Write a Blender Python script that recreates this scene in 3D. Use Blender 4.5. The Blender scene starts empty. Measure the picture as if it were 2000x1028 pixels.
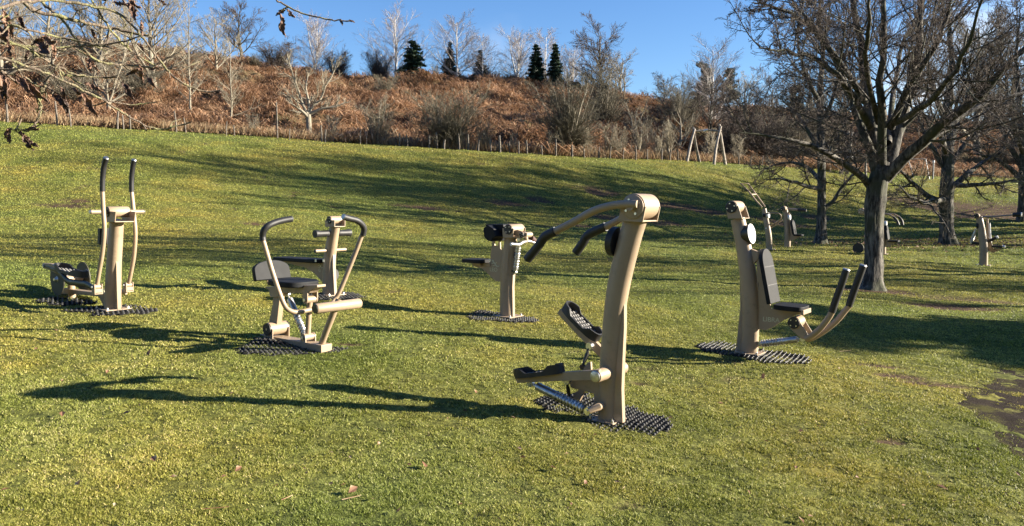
import bpy, bmesh, math, random
import numpy as np
from mathutils import Vector, Matrix

SC = bpy.context.scene
COL = SC.collection
R = math.radians
F = 1500.0            # focal length in photo pixels (2000 wide)
CZ = 2.05             # camera height
PITCH = math.atan((514 - 405) / F)
CP, SP = math.cos(PITCH), math.sin(PITCH)
CAM = Vector((0, 0, CZ))
RNG = np.random.default_rng(7)
random.seed(7)

def ray(px, py):
    a = (px - 1000) / F; b = (514 - py) / F
    return Vector((a, CP + b * SP, b * CP - SP))
def at(px, py, Y):
    d = ray(px, py)
    return CAM + d * (Y / d.y)
def zat(py, Y):
    b = (514 - py) / F
    return CZ + Y * (b * CP - SP) / (CP + b * SP)

# ------------------------------------------------------------------ terrain
PROF = {
 -2600: [(20,400),(30,300),(40,225),(47,190),(52,188),(70,140),(110,40),(140,20),(400,200)],
 -800: [(14,480),(20,462),(30,370),(40,272),(46,222),(51,214),(70,155),(110,40),(135,30),(200,100),(400,200)],
 0:    [(14,499),(20,474),(27,424),(35,345),(42,276),(46,243),(49,237),(52,236),(60,212),(70,180),(90,120),(108,80),(120,78),(150,110),(400,250)],
 250:  [(14,517),(20,482),(27,436),(35,364),(43,290),(49,258),(52,253),(55,251),(62,228),(80,170),(108,98),(120,98),(150,120),(400,270)],
 500:  [(14,535),(20,488),(27,450),(34,404),(41,352),(48,298),(52,275),(55,270),(58,266),(66,235),(85,172),(105,124),(116,126),(150,150),(400,300)],
 750:  [(14,552),(20,505),(27,466),(34,428),(41,382),(48,318),(53,290),(56,286),(60,282),(68,245),(84,200),(98,163),(108,166),(150,205),(400,320)],
 1000: [(14,570),(20,525),(27,484),(34,454),(41,412),(48,348),(53,308),(56,301),(60,298),(68,262),(84,206),(98,163),(108,166),(150,210),(400,330)],
 1200: [(14,584),(20,536),(27,495),(34,468),(41,434),(48,382),(55,326),(58,312),(62,309),(70,275),(86,222),(100,188),(110,192),(150,230),(400,340)],
 1400: [(14,598),(20,543),(27,503),(34,474),(41,454),(48,410),(56,346),(62,320),(66,318),(76,285),(95,232),(106,225),(116,225),(160,260),(400,340)],
 1750: [(14,621),(20,552),(27,512),(34,487),(41,472),(48,447),(56,405),(64,362),(70,347),(75,345),(86,305),(108,238),(118,232),(140,240),(400,340)],
 2000: [(14,646),(20,575),(27,525),(34,487),(41,462),(48,440),(55,410),(62,377),(70,359),(76,353),(82,350),(95,310),(120,250),(135,250),(400,340)],
 2900: [(14,700),(20,600),(27,545),(34,500),(41,470),(48,442),(55,415),(62,385),(70,362),(76,356),(82,352),(95,315),(120,270),(135,260),(400,340)],
 5000: [(14,760),(20,660),(27,590),(34,530),(41,490),(48,450),(55,415),(62,385),(70,365),(76,358),(82,352),(95,315),(120,270),(135,260),(400,340)],
}
_cols = sorted(PROF)
_U = (np.array(_cols) - 1000) / F
_YG = np.exp(np.linspace(math.log(12), math.log(420), 320))
def _pchip(xk, yk, x):
    h = np.diff(xk); d = np.diff(yk) / h
    m = np.zeros(len(xk))
    for i in range(1, len(xk) - 1):
        if d[i-1] * d[i] > 0:
            w1 = 2*h[i] + h[i-1]; w2 = h[i] + 2*h[i-1]
            m[i] = (w1 + w2) / (w1/d[i-1] + w2/d[i])
    m[0], m[-1] = d[0], d[-1]
    i = np.clip(np.searchsorted(xk, x) - 1, 0, len(h) - 1)
    t = np.clip((x - xk[i]) / h[i], 0, 1)
    return ((2*t**3-3*t**2+1)*yk[i] + (t**3-2*t**2+t)*h[i]*m[i] + (-2*t**3+3*t**2)*yk[i+1] + (t**3-t**2)*h[i]*m[i+1])
_T = np.array([_pchip(np.array([k[0] for k in PROF[c]], float), np.array([zat(k[1], k[0]) for k in PROF[c]]), _YG) for c in _cols])
_UG = np.linspace(-2.5, 2.7, 260)
_T2 = np.array([_pchip(_U, _T[:, j], _UG) for j in range(len(_YG))]).T      # [u, Y]
def _blur(a, k, ax):
    ker = np.exp(-0.5 * (np.arange(-3*k, 3*k+1) / k) ** 2); ker /= ker.sum()
    p = [(0, 0), (0, 0)]; p[ax] = (3*k, 3*k)
    b = np.pad(a, p, mode='edge')
    return np.apply_along_axis(lambda v: np.convolve(v, ker, 'valid'), ax, b)
_T2 = _blur(_T2, 4, 0)
_T2[:, 2:] = _blur(_T2, 1, 1)[:, 2:]

_rt = np.random.default_rng(3).random((512, 512))
def vnoise(x, y, s=1.0, seed=0):
    x = np.asarray(x, float) / s + seed * 17.31; y = np.asarray(y, float) / s + seed * 9.77
    xi = np.floor(x).astype(int); yi = np.floor(y).astype(int)
    fx = x - xi; fy = y - yi; fx = fx*fx*(3-2*fx); fy = fy*fy*(3-2*fy)
    g = lambda i, j: _rt[(xi + i) & 511, (yi + j) & 511]
    return (g(0,0)*(1-fx)*(1-fy) + g(1,0)*fx*(1-fy) + g(0,1)*(1-fx)*fy + g(1,1)*fx*fy) * 2 - 1
def fbm(x, y, s, o=4, seed=0):
    r = 0; a = 1; t = 0
    for k in range(o):
        r = r + a * vnoise(x, y, s / 2**k, seed + k * 3); t += a; a *= .55
    return r / t

def height(X, Y):
    X = np.asarray(X, float); Y = np.asarray(Y, float)
    Xc = 14 * np.tanh(X / 14)
    near = CZ - 2.097 - .07 * Xc + .04 * Y
    low = np.maximum(0, 7 - Y)
    near = near + .02 * low                      # flattens towards the camera
    Yc = np.clip(Y, 12.01, 415)
    u = np.clip(X / Yc, -2.49, 2.69)
    fu = (u + 2.5) / 5.2 * 259; iu = np.clip(fu.astype(int), 0, 258); fu = fu - iu
    fy = (np.log(Yc) - math.log(12)) / (math.log(420) - math.log(12)) * 319; iy = np.clip(fy.astype(int), 0, 318); fy = fy - iy
    far = (_T2[iu, iy]*(1-fu)*(1-fy) + _T2[iu+1, iy]*fu*(1-fy) + _T2[iu, iy+1]*(1-fu)*fy + _T2[iu+1, iy+1]*fu*fy)
    w = np.clip((Y - 12) / 7, 0, 1); w = w*w*(3-2*w)
    return near * (1 - w) + far * w + .05 * fbm(X, Y, 2.6, 2, 5) * np.clip(Y / 12, .35, 1.4)
def hz(x, y): return float(height(np.array([x]), np.array([y]))[0])

_ed = np.array([(-2600,50),(-800,49),(0,50.5),(250,53.5),(500,56.5),(750,58),(1000,58),(1200,60),(1400,65),(1750,73.5),(2000,80),(2900,80),(5000,80)], float)
def yedge(u): return np.interp(u, (_ed[:,0]-1000)/F, _ed[:,1])

def ground(px, py, y0=3.0, y1=130.0):
    """first point of the terrain seen through a pixel"""
    d = ray(px, py); ys = np.exp(np.linspace(math.log(y0), math.log(y1), 4000))
    xs = d.x / d.y * ys; zs = CZ + d.z / d.y * ys
    below = zs < height(xs, ys)
    i = int(np.argmax(below)) if below.any() else len(ys) - 1
    return Vector((xs[i], ys[i], float(height(xs[i:i+1], ys[i:i+1])[0])))
def gx(px, Y):
    """terrain point in the direction of a photo column at distance Y"""
    x = (px - 1000) / F * Y
    return Vector((x, Y, hz(x, Y)))

# ------------------------------------------------------------------ object helpers
def tag(o, label=None, cat=None, group=None, kind=None):
    if label: o['label'] = label
    if cat: o['category'] = cat
    if group: o['group'] = group
    if kind: o['kind'] = kind
    return o
def empty(name, loc, rz=0, label=None, cat=None, group=None):
    o = bpy.data.objects.new(name, None); COL.objects.link(o)
    o.location = loc; o.rotation_euler = (0, 0, rz); o.empty_display_size = .2
    return tag(o, label, cat, group)
def link(name, me, parent=None):
    o = bpy.data.objects.new(name, me); COL.objects.link(o); o.parent = parent
    return o
def np_mesh(name, V, F_, mat=None, smooth=False, attrs=None):
    V = np.asarray(V, np.float32).reshape(-1, 3)
    if not isinstance(F_, list): F_ = [F_]
    me = bpy.data.meshes.new(name)
    me.vertices.add(len(V)); me.vertices.foreach_set('co', V.ravel())
    nl = sum(f.size for f in F_); npoly = sum(len(f) for f in F_)
    me.loops.add(nl); me.polygons.add(npoly)
    me.loops.foreach_set('vertex_index', np.concatenate([f.ravel() for f in F_]).astype(np.int32))
    tot = np.concatenate([np.full(len(f), f.shape[1]) for f in F_]).astype(np.int32)
    st = np.concatenate([[0], np.cumsum(tot)[:-1]]).astype(np.int32)
    me.polygons.foreach_set('loop_start', st)
    me.polygons.foreach_set('use_smooth', np.full(npoly, bool(smooth)))
    me.update(calc_edges=True)
    if attrs:
        for k, v in attrs.items():
            a = me.attributes.new(k, 'FLOAT', 'POINT'); a.data.foreach_set('value', np.asarray(v, np.float32))
    if mat: me.materials.append(mat)
    return me

# ------------------------------------------------------------------ materials
def newmat(name):
    m = bpy.data.materials.new(name); m.use_nodes = True
    return m, m.node_tree, m.node_tree.nodes['Principled BSDF']
def N(nt, t, **kw):
    n = nt.nodes.new(t)
    for k, v in kw.items():
        if k in n.inputs: n.inputs[k].default_value = v
        else: setattr(n, k, v)
    return n
def ramp(nt, fac, stops):
    r = nt.nodes.new('ShaderNodeValToRGB'); nt.links.new(fac, r.inputs[0])
    e = r.color_ramp.elements
    e[0].position, e[0].color = stops[0][0], (*stops[0][1], 1)
    e[1].position, e[1].color = stops[-1][0], (*stops[-1][1], 1)
    for p, c in stops[1:-1]:
        k = e.new(p); k.color = (*c, 1)
    return r.outputs[0]
def simple(name, c1, c2=None, rough=.5, metal=0, scale=8, bump=0, bscale=60, spec=.5, detail=4, coord='Object'):
    m, nt, b = newmat(name)
    c2 = c2 or tuple(x * .8 for x in c1)
    tc = N(nt, 'ShaderNodeTexCoord')
    n = N(nt, 'ShaderNodeTexNoise', Scale=scale, Detail=detail); nt.links.new(tc.outputs[coord], n.inputs['Vector'])
    nt.links.new(ramp(nt, n.outputs['Fac'], [(.35, c2), (.65, c1)]), b.inputs['Base Color'])
    b.inputs['Roughness'].default_value = rough; b.inputs['Metallic'].default_value = metal
    b.inputs['Specular IOR Level'].default_value = spec
    if bump:
        n2 = N(nt, 'ShaderNodeTexNoise', Scale=bscale, Detail=3); nt.links.new(tc.outputs[coord], n2.inputs['Vector'])
        bp = N(nt, 'ShaderNodeBump', Strength=bump, Distance=.01); nt.links.new(n2.outputs['Fac'], bp.inputs['Height'])
        nt.links.new(bp.outputs[0], b.inputs['Normal'])
    return m

PAINT = simple('beige_paint', (.33, .245, .163), (.285, .212, .142), rough=.42, scale=3, bump=.04, bscale=300)
def dirty(m, amt=.75):
    nt = m.node_tree; b = nt.nodes['Principled BSDF']; src = b.inputs['Base Color'].links[0].from_socket
    tc = N(nt, 'ShaderNodeTexCoord'); n = N(nt, 'ShaderNodeTexNoise', Scale=9, Detail=8, Roughness=.75); nt.links.new(tc.outputs['Object'], n.inputs['Vector'])
    f = ramp(nt, n.outputs['Fac'], [(.54, (0,0,0)), (.72, (amt,)*3)])
    mx = N(nt, 'ShaderNodeMix', data_type='RGBA'); nt.links.new(f, mx.inputs[0]); nt.links.new(src, mx.inputs[6]); mx.inputs[7].default_value = (.17, .135, .085, 1)
    nt.links.new(mx.outputs[2], b.inputs['Base Color'])
    n2 = N(nt, 'ShaderNodeTexNoise', Scale=30, Detail=4); nt.links.new(tc.outputs['Object'], n2.inputs['Vector'])
    mr = N(nt, 'ShaderNodeMapRange'); mr.inputs['To Min'].default_value = .3; mr.inputs['To Max'].default_value = .62; nt.links.new(n2.outputs['Fac'], mr.inputs['Value']); nt.links.new(mr.outputs[0], b.inputs['Roughness'])
dirty(PAINT)
PAINT_D = simple('weathered_paint', (.36, .28, .19), (.27, .21, .145), rough=.5, scale=6)
RUBBER = simple('black_rubber', (.016, .016, .017), (.010, .010, .011), rough=.55, scale=12, bump=.1, bscale=200)
PAD = simple('pad_rubber', (.015, .016, .018), (.009, .010, .012), rough=.62, spec=.18, scale=9, bump=.15, bscale=160)
TREAD = simple('tread_rubber', (.26, .25, .235), (.15, .145, .135), rough=.8, scale=30)
STEEL = simple('zinc_steel', (.58, .57, .55), (.38, .375, .36), rough=.42, metal=1, scale=20)
BOLT = simple('bolt_steel', (.7, .7, .7), (.5, .5, .5), rough=.3, metal=1)
DARKMETAL = simple('dark_metal', (.07, .068, .06), (.04, .04, .035), rough=.4, metal=.7)
FLYWHEEL = simple('flywheel_metal', (.05, .045, .026), (.032, .03, .018), rough=.6, metal=.0, scale=5)
WHITE = simple('white_disc', (.72, .72, .70), (.66, .66, .65), rough=.5)
PRINT = simple('grey_print', (.3, .3, .3), rough=.7)
MATR = simple('mat_rubber', (.012, .012, .012), (.007, .007, .007), rough=.65, spec=.25, scale=25)
STUDM = simple('mat_stud_glint', (.075, .073, .068), (.03, .03, .03), rough=.45, scale=25)  # paler than the mat rubber: sunlit stud highlights put into the colour
LOG = simple('weathered_log', (.34, .30, .25), (.16, .13, .105), rough=.8, scale=5, bump=.5, bscale=30)
POSTW = simple('post_wood', (.17, .145, .115), (.08, .068, .055), rough=.85, scale=6, bump=.4, bscale=30)
GALV = simple('galvanised', (.22, .225, .23), rough=.45, metal=.6)
DEADLEAF = simple('dead_leaf', (.19, .105, .065), (.04, .022, .015), rough=.7, scale=14, bump=.5, bscale=60)

def bark(name, c1, c2, c3=None, scale=5, rough=.9):
    m, nt, b = newmat(name)
    tc = N(nt, 'ShaderNodeTexCoord'); mp = N(nt, 'ShaderNodeMapping'); mp.inputs['Scale'].default_value = (1, 1, .25)
    nt.links.new(tc.outputs['Object'], mp.inputs[0])
    n = N(nt, 'ShaderNodeTexNoise', Scale=scale * 3, Detail=6, Roughness=.65); nt.links.new(mp.outputs[0], n.inputs['Vector'])
    c = ramp(nt, n.outputs['Fac'], [(.42 if c3 else .32, c2), (.66 if c3 else .62, c1)])
    if c3:
        n3 = N(nt, 'ShaderNodeTexNoise', Scale=scale * .35, Detail=5); nt.links.new(tc.outputs['Object'], n3.inputs['Vector'])
        f = ramp(nt, n3.outputs['Fac'], [(.48, (0,0,0)), (.62, (1,1,1))])
        mx = N(nt, 'ShaderNodeMix', data_type='RGBA'); nt.links.new(f, mx.inputs[0]); nt.links.new(c, mx.inputs[6]); mx.inputs[7].default_value = (*c3, 1)
        c = mx.outputs[2]
    nt.links.new(c, b.inputs['Base Color']); b.inputs['Roughness'].default_value = rough
    bp = N(nt, 'ShaderNodeBump', Strength=.7, Distance=.03); nt.links.new(n.outputs['Fac'], bp.inputs['Height']); nt.links.new(bp.outputs[0], b.inputs['Normal'])
    return m
BARK = bark('ash_bark', (.19, .172, .145), (.016, .014, .011), (.045, .048, .025), scale=4)
TWIG = bark('dark_twig', (.085, .065, .052), (.04, .03, .025), None)
TWIG_OL = bark('olive_twig', (.13, .115, .078), (.065, .057, .04), None)
TWIG_PALE = bark('pale_twig', (.27, .235, .17), (.15, .13, .09), None)
TWIG_PUR = bark('purple_twig', (.25, .215, .20), (.15, .125, .118), None)
BIRCH = bark('birch_bark', (.66, .63, .58), (.40, .37, .34), None)
BARK_PALE = bark('pale_bark', (.25, .22, .165), (.12, .105, .08), None)

def leafmat(name, stops, trans=.35, attr='tint', rough=.6, extra=None):
    m = bpy.data.materials.new(name); m.use_nodes = True; nt = m.node_tree; nt.nodes.clear()
    at_ = N(nt, 'ShaderNodeAttribute', attribute_name=attr)
    c = ramp(nt, at_.outputs['Fac'], stops)
    if extra: c = extra(nt, c)
    d = N(nt, 'ShaderNodeBsdfPrincipled', Roughness=rough); nt.links.new(c, d.inputs['Base Color'])
    d.inputs['Specular IOR Level'].default_value = .25
    t = N(nt, 'ShaderNodeBsdfTranslucent'); nt.links.new(c, t.inputs['Color'])
    mx = N(nt, 'ShaderNodeMixShader'); mx.inputs[0].default_value = trans
    nt.links.new(d.outputs[0], mx.inputs[1]); nt.links.new(t.outputs[0], mx.inputs[2])
    o = N(nt, 'ShaderNodeOutputMaterial'); nt.links.new(mx.outputs[0], o.inputs[0])
    return m

TWIG_LAWN = bark('lawn_tree_twig', (.13, .11, .075), (.06, .05, .036), None)
SKY_STR, SUN_STR, EXPO = .05, 5, 2.0
# ------------------------------------------------------------------ world, sun, camera
SUN_EL, SUN_TR = R(18), R(0.5)        # elevation; light travels towards (-cos, -sin)
sdir = Vector((math.cos(SUN_TR) * math.cos(SUN_EL), math.sin(SUN_TR) * math.cos(SUN_EL), math.sin(SUN_EL)))
w = bpy.data.worlds.new('World'); SC.world = w; w.use_nodes = True
nt = w.node_tree; bg = nt.nodes['Background']
sky = N(nt, 'ShaderNodeTexSky', sky_type='NISHITA'); sky.sun_disc = False
sky.sun_elevation = SUN_EL; sky.sun_rotation = math.atan2(sdir.x, sdir.y)
sky.air_density = 1.0; sky.dust_density = .1; sky.ozone_density = 3.5; sky.altitude = 50
tc = N(nt, 'ShaderNodeTexCoord')
acc = None
# small clouds low over the ridge and behind the right-hand trees
for (px, py, rad, amt) in ((965, 108, .030, .16), (1000, 100, .03, .12), (1835, 165, .055, .95), (1905, 120, .05, .8), (1880, 200, .05, .9), (1780, 190, .03, .7)):
    d = ray(px, py).normalized()
    dist = N(nt, 'ShaderNodeVectorMath', operation='DISTANCE'); nt.links.new(tc.outputs['Generated'], dist.inputs[0]); dist.inputs[1].default_value = d
    mr = N(nt, 'ShaderNodeMapRange'); mr.inputs['From Min'].default_value = rad * 1.6; mr.inputs['From Max'].default_value = rad * .2
    mr.inputs['To Min'].default_value = 0; mr.inputs['To Max'].default_value = amt
    nt.links.new(dist.outputs['Value'], mr.inputs['Value'])
    if acc is None: acc = mr.outputs[0]
    else:
        ad = N(nt, 'ShaderNodeMath', operation='MAXIMUM'); nt.links.new(acc, ad.inputs[0]); nt.links.new(mr.outputs[0], ad.inputs[1]); acc = ad.outputs[0]
cn = N(nt, 'ShaderNodeTexNoise', Scale=22, Detail=6, Roughness=.6); nt.links.new(tc.outputs['Generated'], cn.inputs['Vector'])
cr = ramp(nt, cn.outputs['Fac'], [(.35, (0,0,0)), (.62, (1,1,1))])
mu = N(nt, 'ShaderNodeMath', operation='MULTIPLY'); nt.links.new(acc, mu.inputs[0]); nt.links.new(cr, mu.inputs[1])
mx = N(nt, 'ShaderNodeMix', data_type='RGBA'); nt.links.new(mu.outputs[0], mx.inputs[0]); hs = N(nt, 'ShaderNodeHueSaturation', Saturation=1.16, Hue=.510, Value=1.10); nt.links.new(sky.outputs[0], hs.inputs['Color']); nt.links.new(hs.outputs[0], mx.inputs[6]); mx.inputs[7].default_value = (6.3, 6.6, 7.0, 1)
nt.links.new(mx.outputs[2], bg.inputs['Color']); bg.inputs['Strength'].default_value = SKY_STR
sl = bpy.data.lights.new('sun', 'SUN'); sl.energy = SUN_STR; sl.angle = R(.55); sl.color = (1, .90, .74)
so = bpy.data.objects.new('sun', sl); COL.objects.link(so); so.location = (40, 10, 30)
so.rotation_euler = (-sdir).to_track_quat('-Z', 'Y').to_euler()
cam = bpy.data.cameras.new('camera'); co = bpy.data.objects.new('camera', cam); COL.objects.link(co)
cam.sensor_width = 36; cam.lens = 36 * F / 2000; cam.clip_end = 2000; cam.clip_start = .05
co.location = CAM; co.rotation_euler = (math.pi / 2 - PITCH, 0, 0); SC.camera = co
SC.view_settings.view_transform = 'Standard'; SC.view_settings.look = 'None'
SC.view_settings.exposure = EXPO; SC.view_settings.gamma = 1
SC.cycles.use_denoising = True
SC.cycles.max_bounces = 6; SC.cycles.diffuse_bounces = 3; SC.cycles.transparent_max_bounces = 4
SC.cycles.use_adaptive_sampling = True; SC.cycles.adaptive_threshold = .02

# ------------------------------------------------------------------ path polygon and mats (world xy)
def gpoly(pts): return np.array([ground(x, y)[:2] for x, y in pts])
def inpoly(P, poly):
    x, y = P[:, 0], P[:, 1]; r = np.zeros(len(P), bool); n = len(poly)
    for i in range(n):
        x1, y1 = poly[i]; x2, y2 = poly[(i+1) % n]
        c = ((y1 > y) != (y2 > y)) & (x < (x2-x1) * (y-y1) / (y2-y1+1e-12) + x1)
        r ^= c
    return r
PATH = gpoly([(1905,726),(1935,722),(2000,722),(2120,735),(2250,790),(2250,960),(2120,960),(2040,915),(1995,888),(1975,868),(1940,846),(1905,820),(1885,800),(1882,780),(1890,765),(1925,752),(1925,740)])
MATS = {
 'stepper': [(1040,783),(1075,773),(1150,768),(1215,790),(1320,826),(1300,842),(1270,852),(1200,845),(1135,834),(1125,815),(1060,802)],
 'press': [(1355,675),(1395,666),(1470,680),(1530,688),(1585,702),(1575,713),(1510,712),(1440,698),(1370,690)],
 'curl': [(898,617),(930,609),(985,612),(1055,625),(1040,631),(980,631),(930,626)],
 'situp': [(598,578),(640,572),(700,575),(709,581),(685,588),(620,587)],
 'rower': [(462,677),(495,662),(560,666),(645,676),(695,679),(672,687),(600,692),(530,694),(480,687)],
 'cross': [(125,606),(180,600),(265,598),(300,607),(272,616),(195,618)],
 'cross_rear': [(88,587),(100,580),(150,583),(190,593),(130,598),(100,596)],
}
MPOLY = {k: gpoly(v) for k, v in MATS.items()}
EARTH = []   # bare patches: (x, y, rx, ry)
for (px, py, rx, ry) in ((128,400,1.3,.7),(150,392,.9,.5),(500,437,.6,.5),(820,405,1.5,1.0),(1000,398,1.5,.6),(1050,390,1,.5),(1160,372,1.6,1.0),(1190,425,1.4,.8),(1270,432,2.4,1.0),(1340,405,2.6,.8),(1385,415,1.5,.7),(1120,440,1.0,.7),
                        (1560,440,2.6,.9),(1600,425,1.6,.8),(1500,430,1.8,.8),(1900,405,7.5,2.6),(1820,395,4.5,1.8),(1985,420,6,2.2),(1700,566,1.2,.5),(1870,600,1.5,.5),(1950,590,2.5,.7),(1760,735,.35,.16),(1840,752,.5,.17),(1720,715,.4,.12),(680,672,.22,.1),(1740,862,.14,.06)):
    g = ground(px, py); EARTH.append((g.x, g.y, rx, ry))
def earth_mask(X, Y):
    m = np.zeros(np.shape(X)); nz = fbm(X, Y, 1.2, 4, 11)
    for (x, y, rx, ry) in EARTH:
        d = ((X-x)/rx)**2 + ((Y-y)/ry)**2
        m = np.maximum(m, np.clip(1.25 - d + nz * 1.1, 0, 1) * np.clip(2 - d, 0, 1))
    sp = np.clip((fbm(X, Y, .9, 4, 23) - .52) * 6, 0, 1) * .8
    return np.clip(np.maximum(m, sp), 0, 1)

# ------------------------------------------------------------------ lawn sheet
def grid_sheet(xs_fn, Ys, nc, disp):
    s = np.linspace(-1, 1, nc)
    Wn, Ww = xs_fn(Ys)
    X = s[None, :] * Wn[:, None] + np.sign(s)[None, :] * (np.abs(s)[None, :] ** 14) * (Ww - Wn)[:, None]
    Y = np.repeat(Ys[:, None], nc, 1)
    Z = height(X, Y) + disp(X, Y)
    return X, Y, Z
Ys = [-14.0]
while Ys[-1] < 84:
    y = Ys[-1]; Ys.append(y + (.8 if y < 2 else max(.022, .0011 * (y + 1) ** 1.55)))
Ys = np.array(Ys)
def lawn_disp(X, Y):
    k = np.clip(Y / 8, .6, 5)
    near = np.clip(1 - Y / 30, 0, 1)
    far = np.clip((Y - 10) / 20, 0, 1)
    return (.010 * fbm(X, Y, .16, 3, 1) + .012 * fbm(X, Y, .5, 3, 2)) * (near * .9 + .25) + far * (.045 * fbm(X, Y * .7, 1.5, 4, 4) + .03 * fbm(X, Y, .45, 2, 8)) \
        - .05 * earth_mask(X, Y) * np.clip(Y / 25, .1, 1)
X, Y, Z = grid_sheet(lambda y: (4.5 + .76 * np.maximum(y, 0), 40 + 1.6 * np.maximum(y, 0)), Ys, 620, lawn_disp)
nr, nc = X.shape
V = np.stack([X, Y, Z], -1).reshape(-1, 3)
idx = np.arange(nr * nc).reshape(nr, nc)
Q = np.stack([idx[:-1, :-1], idx[:-1, 1:], idx[1:, 1:], idx[1:, :-1]], -1).reshape(-1, 4)
keep = V[Q[:, 0], 1] < yedge(V[Q[:, 0], 0] / np.maximum(V[Q[:, 0], 1], 1)) + 1.6
Q = Q[keep]

def grass_extra(nt, c, base_only=False):
    geo = N(nt, 'ShaderNodeNewGeometry')
    n1 = N(nt, 'ShaderNodeTexNoise', Scale=.55, Detail=5, Roughness=.6); nt.links.new(geo.outputs['Position'], n1.inputs['Vector'])
    n2 = N(nt, 'ShaderNodeTexNoise', Scale=.12, Detail=3); nt.links.new(geo.outputs['Position'], n2.inputs['Vector'])
    f = ramp(nt, n1.outputs['Fac'], [(.35, (.72, .78, .66)), (.5, (1, 1, 1)), (.68, (1.22, 1.06, .95))])
    m1 = N(nt, 'ShaderNodeMix', data_type='RGBA', blend_type='MULTIPLY'); m1.inputs[0].default_value = 1
    nt.links.new(c, m1.inputs[6]); nt.links.new(f, m1.inputs[7])
    f2 = ramp(nt, n2.outputs['Fac'], [(.38, (.86, .97, .9)), (.62, (1.12, 1.04, .95))])
    m2 = N(nt, 'ShaderNodeMix', data_type='RGBA', blend_type='MULTIPLY'); m2.inputs[0].default_value = 1
    nt.links.new(m1.outputs[2], m2.inputs[6]); nt.links.new(f2, m2.inputs[7])
    return m2.outputs[2]
m, nt, b = newmat('turf_ground')
at_ = N(nt, 'ShaderNodeAttribute', attribute_name='earth'); 
geo = N(nt, 'ShaderNodeNewGeometry')
n0 = N(nt, 'ShaderNodeTexNoise', Scale=9, Detail=5, Roughness=.7); nt.links.new(geo.outputs['Position'], n0.inputs['Vector'])
gc = grass_extra(nt, ramp(nt, n0.outputs['Fac'], [(.3, (.03, .030, .010)), (.5, (.10, .105, .027)), (.72, (.22, .22, .065))]))
ec = ramp(nt, n0.outputs['Fac'], [(.35, (.035, .022, .014)), (.65, (.11, .07, .042))])
mx = N(nt, 'ShaderNodeMix', data_type='RGBA'); nt.links.new(at_.outputs['Fac'], mx.inputs[0]); nt.links.new(gc, mx.inputs[6]); nt.links.new(ec, mx.inputs[7])
nt.links.new(mx.outputs[2], b.inputs['Base Color']); b.inputs['Roughness'].default_value = .95; b.inputs['Specular IOR Level'].default_value = .1
bp = N(nt, 'ShaderNodeBump', Strength=.9, Distance=.05); nt.links.new(n0.outputs['Fac'], bp.inputs['Height']); nt.links.new(bp.outputs[0], b.inputs['Normal'])
TURF = m
em = earth_mask(V[:, 0], V[:, 1])
lawn = link('lawn', np_mesh('lawn', V, Q, TURF, True, {'earth': em}))
tag(lawn, kind='structure')

# ------------------------------------------------------------------ grass blades (one object, nobody could count them)
GR = leafmat('grass_blade', [(0, (.055, .066, .014)), (.3, (.185, .200, .040)), (.62, (.335, .335, .088)), (.86, (.45, .415, .15)), (1, (.56, .48, .27))], .35, 'tint', .55, grass_extra)
def blades(n):
    ny, nu = 400, 260
    yy = np.exp(np.linspace(math.log(3.1), math.log(83), ny)); uu = np.linspace(-.74, .74, nu)
    YY, UU = np.meshgrid(yy, uu, indexing='ij'); XX = UU * YY
    ZZ = height(XX, YY) - CZ
    sy = F * (ZZ * CP + YY * SP) / (YY * CP - ZZ * SP)     # screen y up
    da = np.maximum(np.diff(sy, axis=0)[:, :-1], .25) * (F * (uu[1] - uu[0])) * .5
    da *= np.clip(8.5 / yy[:-1, None], .4, 1.0) ** .4
    da *= (YY[:-1, :-1] < yedge(UU[:-1, :-1]) + .6)
    p = (da / da.sum()).ravel(); cnt = RNG.multinomial(n, p)
    ci = np.repeat(np.arange(p.size), cnt); iy, iu = np.divmod(ci, nu - 1)
    ty = RNG.random(len(ci)); tu = RNG.random(len(ci))
    y = yy[iy] * (yy[iy + 1] / yy[iy]) ** ty; u = uu[iu] + tu * (uu[1] - uu[0])
    return u * y, y
bx, by = blades(1150000)
P2 = np.stack([bx, by], 1)
e = earth_mask(bx, by)
kill = RNG.random(len(bx)) < e * .9
W2 = .28 * np.stack([fbm(bx, by, .4, 3, 61), fbm(bx, by, .4, 3, 63)], 1)
kill |= inpoly(P2 + W2 + RNG.normal(size=P2.shape) * .07, PATH) & (RNG.random(len(bx)) < .985) & (fbm(bx, by, .35, 4, 40) < .30)
for k, pl in MPOLY.items():
    kill |= inpoly(P2, pl) & (RNG.random(len(bx)) < .66)
kill |= (fbm(bx, by, .13, 3, 35) < -.17) & (RNG.random(len(bx)) < .85) & (by < 16)
bx, by = bx[~kill], by[~kill]; n = len(bx)
tuft = fbm(bx, by, .22, 3, 31) * .6 + fbm(bx, by, .07, 2, 33) * .5
H = (.011 + .0009 * by) * (1 + (.6 + .7 * np.clip(1 - by / 12, 0, 1)) * tuft) * (.6 + .7 * RNG.random(n)); H = np.maximum(H, .007)
Wd = (.0018 + .00062 * by) * (.7 + .6 * RNG.random(n))
az = RNG.random(n) * 2 * np.pi; lean = (.25 + 1.15 * RNG.random(n)) * H
ta = RNG.random(n) * np.pi
bz = height(bx, by) + lawn_disp(bx, by) - .004
B0 = np.stack([bx, by, bz], 1); sd = np.stack([np.cos(ta), np.sin(ta), np.zeros(n)], 1) * Wd[:, None]
tip = B0 + np.stack([np.cos(az) * lean, np.sin(az) * lean, H], 1)
V = np.stack([B0 - sd, B0 + sd, tip], 1).reshape(-1, 3)
tint = np.clip(RNG.beta(2.2, 2.8, n) + .24 * fbm(bx, by, .45, 3, 50) + .14 * fbm(bx, by, 3.5, 3, 52), 0, 1)
tint = np.where(RNG.random(n) < .035 * np.clip(9 / by, 0, 1), .97, tint)
tint = .50 + (tint - .50) * np.clip(9 / by, .12, 1)
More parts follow.
